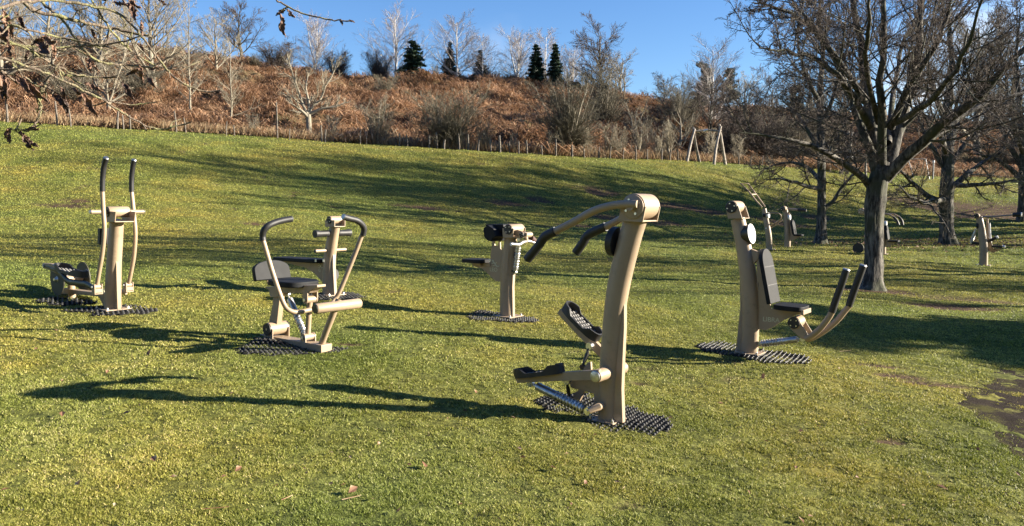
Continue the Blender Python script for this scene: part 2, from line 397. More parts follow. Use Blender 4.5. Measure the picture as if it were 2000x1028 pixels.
go = link('grass', np_mesh('grass', V, np.arange(3 * n).reshape(-1, 3), GR, False, {'tint': np.repeat(tint, 3)}))
tag(go, 'short mossy green grass over the whole sloping lawn', 'grass', kind='stuff')

# ------------------------------------------------------------------ path
mnx, mny = PATH.min(0); mxx, mxy = PATH.max(0)
gxs = np.arange(mnx - .1, mxx + .1, .035); gys = np.arange(mny - .1, mxy + .1, .035)
GX, GY = np.meshgrid(gxs, gys); sh = GX.shape
wob = .28 * np.stack([fbm(GX, GY, .4, 3, 61), fbm(GX, GY, .4, 3, 63)], -1)
ins = inpoly(np.stack([GX.ravel() + wob[..., 0].ravel(), GY.ravel() + wob[..., 1].ravel()], 1), PATH).reshape(sh)
V = np.stack([GX, GY, height(GX, GY) + lawn_disp(GX, GY) * 1.0 + .012 * fbm(GX, GY, .3, 3, 66) + .002], -1).reshape(-1, 3)
idx = np.arange(GX.size).reshape(sh); q = np.stack([idx[:-1, :-1], idx[:-1, 1:], idx[1:, 1:], idx[1:, :-1]], -1).reshape(-1, 4)
q = q[ins[:-1, :-1].ravel()]
m, nt, b = newmat('path_tarmac')
geo = N(nt, 'ShaderNodeNewGeometry')
n0 = N(nt, 'ShaderNodeTexNoise', Scale=60, Detail=4, Roughness=.8); nt.links.new(geo.outputs['Position'], n0.inputs['Vector'])
n1 = N(nt, 'ShaderNodeTexNoise', Scale=2.2, Detail=6, Roughness=.7); nt.links.new(geo.outputs['Position'], n1.inputs['Vector'])
c = ramp(nt, n0.outputs['Fac'], [(.35, (.014, .010, .008)), (.6, (.036, .027, .021)), (.8, (.085, .066, .052))])
mf = ramp(nt, n1.outputs['Fac'], [(.52, (0,0,0)), (.62, (1,1,1))])
mx = N(nt, 'ShaderNodeMix', data_type='RGBA'); nt.links.new(mf, mx.inputs[0]); nt.links.new(c, mx.inputs[6]); mx.inputs[7].default_value = (.075, .070, .022, 1)
nt.links.new(mx.outputs[2], b.inputs['Base Color']); b.inputs['Roughness'].default_value = .95; b.inputs['Specular IOR Level'].default_value = .08
bp = N(nt, 'ShaderNodeBump', Strength=1, Distance=.03); nt.links.new(n0.outputs['Fac'], bp.inputs['Height']); nt.links.new(bp.outputs[0], b.inputs['Normal'])
tag(link('path', np_mesh('path', V, q, m, True)), kind='structure')

# ------------------------------------------------------------------ bracken hillside
def hill_disp(X, Y):
    e = Y - yedge(X / np.maximum(Y, 1)); k = np.clip(e / 6, 0, 1)
    k2 = np.clip((135 - Y) / 20, 0, 1)
    return .05 + k * (-.5 + 1.3 * fbm(X, Y, 9, 4, 70) * k2 + 2.0 * np.abs(fbm(X + Y * .35, Y, 4.6, 4, 74)) + .25 * fbm(X, Y, .9, 3, 77))
Yh = [46.0]
while Yh[-1] < 150: Yh.append(Yh[-1] + .28)
while Yh[-1] < 900: Yh.append(Yh[-1] * 1.06)
Yh = np.array(Yh)
X, Y, Z = grid_sheet(lambda y: (6 + .80 * y, 60 + 2.0 * y), Yh, 620, hill_disp)
nr, nc = X.shape
V = np.stack([X, Y, Z], -1).reshape(-1, 3); idx = np.arange(nr * nc).reshape(nr, nc)
Q = np.stack([idx[:-1, :-1], idx[:-1, 1:], idx[1:, 1:], idx[1:, :-1]], -1).reshape(-1, 4)
keep = V[Q[:, 0], 1] > yedge(V[Q[:, 0], 0] / np.maximum(V[Q[:, 0], 1], 1)) + .6
Q = Q[keep]
m, nt, b = newmat('bracken_ground')
geo = N(nt, 'ShaderNodeNewGeometry')
n0 = N(nt, 'ShaderNodeTexNoise', Scale=1.6, Detail=7, Roughness=.75); nt.links.new(geo.outputs['Position'], n0.inputs['Vector'])
n1 = N(nt, 'ShaderNodeTexNoise', Scale=.09, Detail=4); nt.links.new(geo.outputs['Position'], n1.inputs['Vector'])
c = ramp(nt, n0.outputs['Fac'], [(.3, (.04, .026, .017)), (.5, (.13, .077, .045)), (.7, (.24, .15, .09))])
mf = ramp(nt, n1.outputs['Fac'], [(.5, (0,0,0)), (.66, (.75,.75,.75))])
mx = N(nt, 'ShaderNodeMix', data_type='RGBA'); nt.links.new(mf, mx.inputs[0]); nt.links.new(c, mx.inputs[6]); mx.inputs[7].default_value = (.11, .10, .05, 1)
nt.links.new(mx.outputs[2], b.inputs['Base Color']); b.inputs['Roughness'].default_value = .95; b.inputs['Specular IOR Level'].default_value = .1
bp = N(nt, 'ShaderNodeBump', Strength=1, Distance=.3); nt.links.new(n0.outputs['Fac'], bp.inputs['Height']); nt.links.new(bp.outputs[0], b.inputs['Normal'])
tag(link('hillside', np_mesh('hillside', V, Q, m, True)), kind='structure')

# added dark slope, unseen behind and left of the camera, blocking low sky light
th = np.linspace(R(100), R(352), 130); rr_ = np.array([16, 24, 34, 48, 62, 80, 110, 160, 240]); hh_ = np.array([-.5, 0, 2.5, 8, 15, 23, 32, 40, 44])
TH, RR = np.meshgrid(th, rr_); HX = np.cos(TH) * RR; HY = np.sin(TH) * RR
fade = np.clip((TH - R(100)) / R(50), 0, 1) * np.clip((R(352) - TH) / R(35), 0, 1)
HZ = CZ - 2.3 + hh_[:, None] * (.25 + .75 * fade) + 1.2 * fbm(HX, HY, 12, 4, 95) * (RR > 30)
ok = (HY < -13.5) | (HX < -42 - .9 * np.maximum(HY, 0))
idx = np.arange(TH.size).reshape(TH.shape); Qh = np.stack([idx[:-1, :-1], idx[:-1, 1:], idx[1:, 1:], idx[1:, :-1]], -1).reshape(-1, 4)
Qh = Qh[ok.ravel()[Qh].all(1)]
SKY_BLOCK = simple('sky_block_slope', (.055, .045, .028), (.025, .024, .014), rough=1, scale=.4, spec=0, coord='Object')  # dark tone of the added slope that holds back sky fill
tag(link('sky_blocking_hills', np_mesh('sky_blocking_hills', np.stack([HX, HY, HZ], -1).reshape(-1, 3), Qh, SKY_BLOCK, True)), kind='structure')

BR = leafmat('bracken_frond', [(0, (.065, .038, .022)), (.35, (.22, .125, .068)), (.7, (.40, .235, .135)), (1, (.56, .40, .255))], .25, 'tint', .8)
def bracken(n):
    by = 47 + (RNG.random(n) ** 1.0) * 75; u = (RNG.random(n) * 2 - 1) * .75; bx = u * by
    ok = by > yedge(u) + .9 + .5 * fbm(bx, by, 2.5, 2, 80); bx, by = bx[ok], by[ok]
    pat = fbm(bx, by, 5, 3, 81); keep = RNG.random(len(bx)) < np.clip(.75 + 1.1 * pat, .12, 1)
    bx, by = bx[keep], by[keep]; n = len(bx)
    bz = height(bx, by) + hill_disp(bx, by)
    L = (.7 + 1.2 * RNG.random(n)) * (.8 + .6 * fbm(bx, by, 3, 2, 83)); L = np.maximum(L, .3)
    az = fbm(bx, by, 4, 2, 87) * 5 - 1.6 + RNG.normal(size=n) * .9; sl = .6 + .9 * RNG.random(n); W = (.018 + .034 * RNG.random(n))
    d = np.stack([np.cos(az), np.sin(az)], 1); s = np.stack([-np.sin(az), np.cos(az), np.zeros(n)], 1)
    p0 = np.stack([bx, by, bz - .05], 1)
    p1 = p0 + np.concatenate([d * (L * sl * .45)[:, None], (L * .42)[:, None]], 1)
    p2 = p0 + np.concatenate([d * (L * sl * 1.1)[:, None], (L * (.36 - .42 * RNG.random(n)))[:, None]], 1)
    V = np.stack([p0 - s * W[:, None] * .4, p0 + s * W[:, None] * .4, p1 + s * W[:, None], p1 - s * W[:, None], p2], 1).reshape(-1, 3)
    b0 = np.arange(n) * 5
    Q = np.stack([b0, b0+1, b0+2, b0+3], 1); T = np.stack([b0+3, b0+2, b0+4], 1)
    t = np.clip(RNG.beta(2.5, 2.5, n) + .25 * fbm(bx, by, 7, 3, 85), 0, 1)
    return V, [Q, T], np.repeat(t, 5)
V, FF, t = bracken(330000)
tag(link('bracken', np_mesh('bracken', V, FF, BR, False, {'tint': t})), 'rust brown dead bracken covering the hillside behind the lawn', 'bracken', kind='stuff')
# long pale grass tussocks along the foot of the bracken
n = 26000
u = (RNG.random(n) * 2 - 1) * .76; by = yedge(u) + .7 + RNG.gamma(1.5, .8, n); bx = u * by
az = RNG.random(n) * 6.28; L = .25 + .6 * RNG.random(n); Wd = .02 + .02 * RNG.random(n)
p0 = np.stack([bx, by, height(bx, by)], 1); s = np.stack([-np.sin(az), np.cos(az), np.zeros(n)], 1) * Wd[:, None]
tp = p0 + np.stack([np.cos(az) * L * .5, np.sin(az) * L * .5, L], 1)
V = np.stack([p0 - s, p0 + s, tp], 1).reshape(-1, 3)
tag(link('long_grass', np_mesh('long_grass', V, np.arange(3 * n).reshape(-1, 3), leafmat('straw', [(0, (.20, .125, .07)), (1, (.50, .38, .23))], .3), False, {'tint': np.repeat(RNG.random(n), 3)})),
    'straw coloured long grass along the foot of the bracken bank', 'long grass', kind='stuff')
# ------------------------------------------------------------------ trees
def nrm(v): return v / np.maximum(np.linalg.norm(v, axis=-1, keepdims=True), 1e-9)
def tubes(P, Rd, s):
    """P [B,n,3], Rd [B,n] -> verts, quads"""
    B, n, _ = P.shape
    T = np.empty_like(P); T[:, 1:-1] = P[:, 2:] - P[:, :-2]; T[:, 0] = P[:, 1] - P[:, 0]; T[:, -1] = P[:, -1] - P[:, -2]; T = nrm(T)
    md = nrm(P[:, -1] - P[:, 0]); ref = np.where(np.abs(md[:, 2:3]) < .8, np.array([[0, 0, 1.]]), np.array([[1., 0, 0]]))
    A = nrm(np.cross(T, ref[:, None, :])); Bn = np.cross(T, A)
    th = np.arange(s) / s * 2 * np.pi
    V = P[:, :, None] + Rd[:, :, None, None] * (A[:, :, None] * np.cos(th)[None, None, :, None] + Bn[:, :, None] * np.sin(th)[None, None, :, None])
    b = (np.arange(B) * n * s)[:, None, None]; i = (np.arange(n - 1) * s)[None, :, None]; k = np.arange(s)[None, None, :]; k1 = (k + 1) % s
    Q = np.stack([b + i + k, b + i + k1, b + i + s + k1, b + i + s + k], -1).reshape(-1, 4)
    return V.reshape(-1, 3), Q
class Acc:
    def __init__(s): s.V = []; s.Q = []; s.n = 0
    def add(s, V, Q): s.V.append(V); s.Q.append(Q + s.n); s.n += len(V)
    def tube(s, P, Rd, k): s.add(*tubes(P, Rd, k))
    def mesh(s, name, mat, smooth=True): return np_mesh(name, np.concatenate(s.V), np.concatenate(s.Q), mat, smooth)
def smooth_line(pts, n):
    p = np.array(pts, float); k = len(p); t = np.linspace(0, k - 1, n); out = []
    q = np.vstack([2*p[0]-p[1], p, 2*p[-1]-p[-2]])
    for x in t:
        i = min(int(x), k - 2); f = x - i; a, b, c, d = q[i], q[i+1], q[i+2], q[i+3]
        out.append(.5 * (2*b + (c-a)*f + (2*a-5*b+4*c-d)*f*f + (3*b-a-3*c+d)*f**3))
    return np.array(out)
def spawn(P, Rd, spec, rng):
    """children of branches P [B,n,3], Rd [B,n]"""
    B, n, _ = P.shape; K = spec['kids']
    L = np.linalg.norm(np.diff(P, axis=1), axis=2).sum(1)
    t = spec['t0'] + (spec.get('t1', 1) - spec['t0']) * (np.arange(K)[None] + rng.random((B, K))) / K
    f = t * (n - 1); i = np.clip(f.astype(int), 0, n - 2); f = f - i
    bi = np.arange(B)[:, None]
    p0 = P[bi, i] * (1 - f[..., None]) + P[bi, i + 1] * f[..., None]
    r0 = Rd[bi, i] * (1 - f) + Rd[bi, i + 1] * f
    d = nrm(P[bi, i + 1] - P[bi, i])
    rv = nrm(rng.normal(size=(B, K, 3)) * np.array([1, 1, spec.get('flat', 1)])); side = nrm(np.cross(d, rv)) 
    ang = R(1) * (spec['ang'] + spec.get('angv', 12) * rng.normal(size=(B, K)))
    nd = d * np.cos(ang)[..., None] + side * np.sin(ang)[..., None]
    nd[..., 2] += spec.get('lift', 0)
    nd = nrm(nd)
    sh = spec.get('shape', .55)
    ln = L[:, None] * spec['lr'] * (1 - sh * (t - spec['t0']) / max(1e-6, 1 - spec['t0'])) * (.65 + .7 * rng.random((B, K)))
    if 'lmax' in spec: ln = np.minimum(ln, spec['lmax'] * (.6 + .6 * rng.random((B, K))))
    rr = np.maximum(r0 * spec['rr'] * (.8 + .4 * rng.random((B, K))), spec.get('rmin', .004))
    m = spec.get('n', 5)
    M = B * K; p = p0.reshape(M, 3); nd = nd.reshape(M, 3); ln = ln.reshape(M); rr = rr.reshape(M)
    out = np.empty((M, m, 3)); out[:, 0] = p; dd = nd
    for j in range(1, m):
        dd = dd + rng.normal(size=(M, 3)) * spec.get('wig', .15); dd[:, 2] += spec.get('up', .03); dd = nrm(dd)
        p = p + dd * (ln / (m - 1))[:, None]; out[:, j] = p
    rad = rr[:, None] * (1 - (1 - spec.get('tip', .35)) * np.linspace(0, 1, m)[None])
    return out, rad
def grow(P, Rd, specs, rng, acc, keepall=False):
    lv = [(P, Rd)]
    for sp in specs:
        src = lv[-1]
        P, Rd = spawn(src[0], src[1], sp, rng); lv.append((P, Rd)); acc.tube(P, Rd, sp.get('s', 3))
    return lv
def trunk_poly(hh, r0, rng, n=9, wig=.03, top=.25, lean=(0, 0), flare=1.5):
    z = np.linspace(0, 1, n) ** 1.15 * hh; x = np.cumsum(rng.normal(size=n) * wig * hh / n); y = np.cumsum(rng.normal(size=n) * wig * hh / n)
    x -= x[0]; y -= y[0]
    P = np.stack([x + lean[0] * z, y + lean[1] * z, z], 1)
    P = np.vstack([[P[0] - [0, 0, .4]], P[:1], P[:1] + [0, 0, min(.25, hh*.03)], P[1:]])
    t = np.concatenate([[0, 0, .02], np.linspace(0, 1, n)[1:]])
    rr = r0 * (1 - (1 - top) * t); rr[:2] *= flare; rr[2] *= 1 + (flare - 1) * .3
    return P[None], rr[None]

KINDS = {}
def tree_meshes(key, fn, seed):
    rng = np.random.default_rng(seed)
    tr, cr = Acc(), Acc(); mats = fn(rng, tr, cr)
    KINDS[key] = (tr.mesh(key + '_trunk', mats[0]), cr.mesh(key + '_crown', mats[1]), mats[2])
def k_birch(rng, tr, cr):
    P, Rd = trunk_poly(9.5, .15, rng, 12, .05, .2); tr.tube(P, Rd, 7)
    l1 = [dict(kids=36, t0=.16, ang=50, angv=7, lr=.54, shape=.60, rr=.36, n=7, wig=.035, up=.09, s=4, rmin=.022, tip=.4),
          dict(kids=12, t0=.12, ang=36, angv=8, lr=.50, rr=.5, n=4, wig=.05, up=.05, s=3, rmin=.012),
          dict(kids=8, t0=.1, ang=26, angv=8, lr=.62, rr=.6, n=3, wig=.06, up=.03, s=3, rmin=.0075)]
    lv = spawn(P, Rd, l1[0], rng); tr.tube(lv[0], lv[1], 4)
    grow(lv[0], lv[1], l1[1:], rng, cr)
    return BIRCH, TWIG_PUR, 9.5
def k_birch2(rng, tr, cr):
    hs = []
    for k, ln in enumerate(((-.12, 0), (.1, .05), (.0, -.08))):
        P, Rd = trunk_poly(8.4 - k * .5, .12, rng, 12, .04, .2, ln); tr.tube(P, Rd, 6)
        lv = spawn(P, Rd, dict(kids=22, t0=.18, ang=46, angv=6, lr=.48, shape=.55, rr=.36, n=6, wig=.035, up=.12, s=4, rmin=.02, tip=.35), rng); tr.tube(lv[0], lv[1], 4)
        grow(lv[0], lv[1], [dict(kids=9, t0=.12, ang=36, angv=8, lr=.5, rr=.5, n=4, wig=.05, up=.07, s=3, rmin=.012), dict(kids=7, t0=.1, ang=26, angv=8, lr=.62, rr=.6, n=3, wig=.06, up=.03, s=3, rmin=.0075)], rng, cr)
    return BIRCH, TWIG_PUR, 8.8
def mk_broad(h, twig, spread=1.0, tr_r=.3, barkm=None, kids=16, fork=.28, fine=.012, up=.08, k2=10, k3=7, k4=4):
    def f(rng, tr, cr):
        P, Rd = trunk_poly(h * .92, tr_r, rng, 10, .10, .18); tr.tube(P, Rd, 8)
        a = dict(kids=kids, t0=fork, ang=54, angv=9, lr=.52 * spread, shape=.5, rr=.5, n=8, wig=.08, up=up, s=5, rmin=.035, tip=.3)
        lv = spawn(P, Rd, a, rng); tr.tube(lv[0], lv[1], 5)
        sp = [dict(kids=k2, t0=.15, ang=40, angv=9, lr=.45, rr=.5, n=5, wig=.09, up=.07, s=4, rmin=.016, tip=.4),
              dict(kids=k3, t0=.12, ang=30, angv=8, lr=.55, rr=.55, n=4, wig=.08, up=.05, s=3, rmin=fine)]
        if k4: sp.append(dict(kids=k4, t0=.12, ang=28, angv=8, lr=.6, rr=.6, n=3, wig=.08, up=.03, s=3, rmin=fine * .7))
        grow(lv[0], lv[1], sp, rng, cr)
        return barkm or BARK_PALE, twig, h
    return f
def mk_shrub(h, twig, stems=9, spread=.5, barkm=None, fine=.012):
    def f(rng, tr, cr):
        for k in range(stems):
            a = rng.random() * 6.28; l = spread * (.25 + .75 * rng.random())
            hh = h * (.7 + .3 * rng.random())
            P, Rd = trunk_poly(hh, .055 + .03 * rng.random(), rng, 8, .12, .25, (math.cos(a) * l, math.sin(a) * l), 1.1); tr.tube(P, Rd, 5)
            lv = spawn(P, Rd, dict(kids=13, t0=.15, ang=38, angv=9, lr=.44, rr=.5, n=5, wig=.07, up=.08, s=4, rmin=.015, tip=.4), rng)
            cr.tube(lv[0], lv[1], 4)
            grow(lv[0], lv[1], [dict(kids=8, t0=.12, ang=36, angv=10, lr=.55, rr=.6, n=4, wig=.08, up=.06, s=3, rmin=fine * .95), dict(kids=5, t0=.1, ang=26, angv=8, lr=.6, rr=.6, n=3, wig=.08, up=.03, s=3, rmin=fine * .65)], rng, cr)
        return barkm or BARK_PALE, twig, h
    return f
def k_slender(rng, tr, cr):
    P, Rd = trunk_poly(12, .15, rng, 12, .06, .15); tr.tube(P, Rd, 7)
    lv = spawn(P, Rd, dict(kids=30, t0=.35, ang=45, angv=10, lr=.24, shape=.5, rr=.4, n=6, wig=.1, up=.06, s=4, rmin=.02, tip=.4), rng); cr.tube(lv[0], lv[1], 4)
    grow(lv[0], lv[1], [dict(kids=8, t0=.12, ang=30, angv=8, lr=.5, rr=.6, n=4, wig=.07, up=.06, s=3, rmin=.011), dict(kids=6, t0=.1, ang=28, angv=8, lr=.6, rr=.6, n=3, wig=.08, up=.03, s=3, rmin=.0075)], rng, cr)
    return BARK_PALE, TWIG_PALE, 12
def k_fork(rng, tr, cr):
    base = np.array([[0,0,-.4],[0,0,.0],[.02,0,.8],[.0,0,1.9],[0,0,2.3]]); tr.tube(base[None], np.array([[.36,.32,.27,.26,.22]]), 8)
    limbs = [[(0,0,2.1),(-.5,.1,3.2),(-.9,.2,4.6),(-1.5,0,6.3),(-1.9,-.1,7.8)], [(0,0,2.1),(.3,.1,3.0),(1.2,.0,3.8),(1.6,.2,5.0),(2.4,.2,6.2),(2.8,0,7.6)], [(0,0,2.0),(-.7,-.3,2.6),(-1.6,-.4,3.2),(-2.4,-.3,4.2)],
             [(0,0,2.1),(.1,.3,3.5),(-.1,.6,5.0),(.3,.8,6.6)], [(.2,0,2.4),(1.3,-.5,2.9),(2.5,-.8,3.1),(3.4,-.8,3.6)]]
    P = np.array([smooth_line(l, 9) for l in limbs]); Rd = np.array([np.linspace(.17, .05, 9)] * 5); tr.tube(P, Rd, 6)
    lv = spawn(P, Rd, dict(kids=10, t0=.2, ang=42, lr=.36, rr=.5, n=6, wig=.13, up=.07, s=4, rmin=.025, tip=.4), rng); tr.tube(lv[0], lv[1], 4)
    grow(lv[0], lv[1], [dict(kids=9, t0=.12, ang=32, angv=8, lr=.5, rr=.55, n=4, wig=.08, up=.06, s=3, rmin=.011), dict(kids=6, t0=.1, ang=28, angv=8, lr=.6, rr=.6, n=3, wig=.08, up=.03, s=3, rmin=.0075)], rng, cr)
    return BARK_PALE, TWIG_PALE, 8.6
tree_meshes('birch_a', k_birch, 11); tree_meshes('birch_b', k_birch2, 12)
tree_meshes('broad_a', mk_broad(10, TWIG_OL, 1.0), 21); tree_meshes('broad_b', mk_broad(9, TWIG_PALE, 1.15, .26, kids=18, k2=10, k3=6, fine=.0125), 22)
tree_meshes('broad_dark', mk_broad(9, TWIG, 1.1, .26, BARK, kids=20, k2=11, k3=8, fine=.014), 23)
tree_meshes('broad_big', mk_broad(14, TWIG_PALE, 1.0, .34, kids=26, k2=11, k3=6, k4=5, fine=.012), 24)
tree_meshes('shrub_a', mk_shrub(5, TWIG_OL, 18, .55, fine=.0125), 31); tree_meshes('shrub_b', mk_shrub(4, TWIG_PALE, 6, .6), 32)
tree_meshes('shrub_dark', mk_shrub(5, TWIG, 16, .5, BARK, fine=.0125), 33)
tree_meshes('sapling_a', mk_shrub(3.2, TWIG_PALE, 2, .18), 34)
tree_meshes('slender', k_slender, 35); tree_meshes('forked', k_fork, 36)

# conifers: drooping sprays of needle cards round a trunk
NEEDLE = leafmat('fir_needle', [(0, (.006, .016, .009)), (.5, (.016, .036, .020)), (1, (.04, .07, .035))], .1, 'tint', .6)
def sprays(P0, D, L, rng, n_each, size, droop=.3):
    """cards scattered along branches"""
    M = len(P0); k = n_each; t = rng.random((M, k)) ** .8
    c = P0[:, None] + D[:, None] * (L[:, None] * t)[..., None]; c[..., 2] -= droop * (L[:, None] * t) ** 2 * .25
    c = c + rng.normal(size=(M, k, 3)) * (.10 * L[:, None, None]) * np.array([1, 1, .5])
    c = c.reshape(-1, 3); n = len(c)
    a = nrm(rng.normal(size=(n, 3)) * [1, 1, .5] + np.repeat(D, k, 0) * 1.0); s = nrm(np.cross(a, rng.normal(size=(n, 3))))
    h = size * (.5 + rng.random(n))[:, None]
    V = np.stack([c - a * h - s * h * .28, c - a * h + s * h * .28, c + a * h + np.array([0, 0, -.3]) * h], 1).reshape(-1, 3)
    return V
def fir_meshes(key, hh, wd, seed, nb=190, bare=.04, gap=0, size=.30):
    rng = np.random.default_rng(seed); tr = Acc()
    P, Rd = trunk_poly(hh, .16, rng, 10, .01, .12); tr.tube(P, Rd, 7)
    z = (bare + (1 - bare) * (1 - rng.random(nb) ** .62)); z = (np.round(z * 15) / 15 * .85 + z * .15) * hh; z = np.minimum(z, hh * .985); fr = 1 - z / hh
    L = wd * (fr ** .85) * (.45 + .65 * rng.random(nb) ** .8) + .10
    az = rng.random(nb) * 6.283
    D = nrm(np.stack([np.cos(az), np.sin(az), .15 - .45 * fr + .15 * rng.random(nb)], 1)); P0 = np.stack([0 * z, 0 * z, z], 1)
    pts = P0[:, None] + D[:, None] * (L[:, None] * np.linspace(0, 1, 4))[..., None]
    tr.tube(pts, np.full((nb, 4), .025) * np.linspace(1, .4, 4), 3)
    V = sprays(P0, D, L, rng, 46, size)
    me = np_mesh(key + '_foliage', V, np.arange(len(V)).reshape(-1, 3), NEEDLE, False, {'tint': np.repeat(rng.random(len(V) // 3), 3)})
    KINDS[key] = (tr.mesh(key + '_trunk', BARK), me, hh)
fir_meshes('fir_wide', 8, 2.7, 41, 170, size=.30); fir_meshes('fir_slim', 7.5, 1.65, 42, 210, size=.27); fir_meshes('fir_mid', 7.5, 2.1, 43, 140, size=.29)
def pine_meshes(key, seed):
    rng = np.random.default_rng(seed); tr = Acc(); hh = 11
    P, Rd = trunk_poly(hh * .93, .25, rng, 10, .05, .2); tr.tube(P, Rd, 7)
    nb = 46; z = (.30 + .68 * rng.random(nb)) * hh; az = rng.random(nb) * 6.283
    L = 3.0 * (1.15 - z / hh) ** .6 * (.5 + .6 * rng.random(nb)) + .4
    D = nrm(np.stack([np.cos(az), np.sin(az), .1 + .4 * rng.random(nb)], 1)); P0 = np.stack([P[0, 5, 0] + 0 * z, P[0, 5, 1] + 0 * z, z * .93], 1)
    pts = P0[:, None] + D[:, None] * (L[:, None] * np.linspace(0, 1, 4))[..., None]; tr.tube(pts, np.full((nb, 4), .05) * np.linspace(1, .4, 4), 4)
    C = (P0 + D * (L * .85)[:, None]); C = np.vstack([C, P0 + D * (L * .5)[:, None]]); m = len(C); k = 170
    rad = (.45 + .45 * rng.random(m))
    g = rng.normal(size=(m, k, 3)); g = nrm(g) * (rng.random((m, k, 1)) ** .45) * rad[:, None, None] * np.array([1.2, 1.2, .62])
    c = (C[:, None] + g).reshape(-1, 3); n = len(c); a = nrm(rng.normal(size=(n, 3)) + [0, 0, .4]); s = nrm(np.cross(a, rng.normal(size=(n, 3)))); h = .13 * (.6 + rng.random(n))[:, None]
    V = np.stack([c - a * h - s * h * .5, c - a * h + s * h * .5, c + a * h], 1).reshape(-1, 3)
    KINDS[key] = (tr.mesh(key + '_trunk', BARK), np_mesh(key + '_foliage', V, np.arange(3 * n).reshape(-1, 3), NEEDLE, False, {'tint': np.repeat(rng.random(n), 3)}), hh)
pine_meshes('pine', 51)

def plant(kind, name, p, top_h, label, cat='tree', group=None, rz=None, sx=1.0):
    """copy of a kind, scaled to height top_h, standing at p"""
    tm, cm, h = KINDS[kind]; k = top_h / h
    rz = random.random() * 6.283 if rz is None else rz
    o = empty(name, (p[0], p[1], p[2] - .05), rz, label, cat, group)
    o.scale = (k * sx, k * sx, k)
    link('trunk', tm, o); link('crown', cm, o)
    return o
def rad2(p): return math.atan2(p[0], p[1])
def hillp(px, Y):
    x = (px - 1000) / F * Y
    z = hz(x, Y)
    if Y > float(yedge(x / Y)) + 1: z += float(hill_disp(np.array([x]), np.array([Y]))[0]) - .25
    return (x, Y, z)
def plant_px(kind, name, px, Y, ytop, label, **kw):
    p = hillp(px, Y); ztop = zat(ytop, Y)
    return plant(kind, name, p, max(1.2, ztop - p[2]), label, **kw)

GB = 'silver birches on the ridge'; GF = 'dark firs on the ridge'; GT = 'bare trees on the bracken bank'; GRT = 'bare trees behind the right of the lawn'
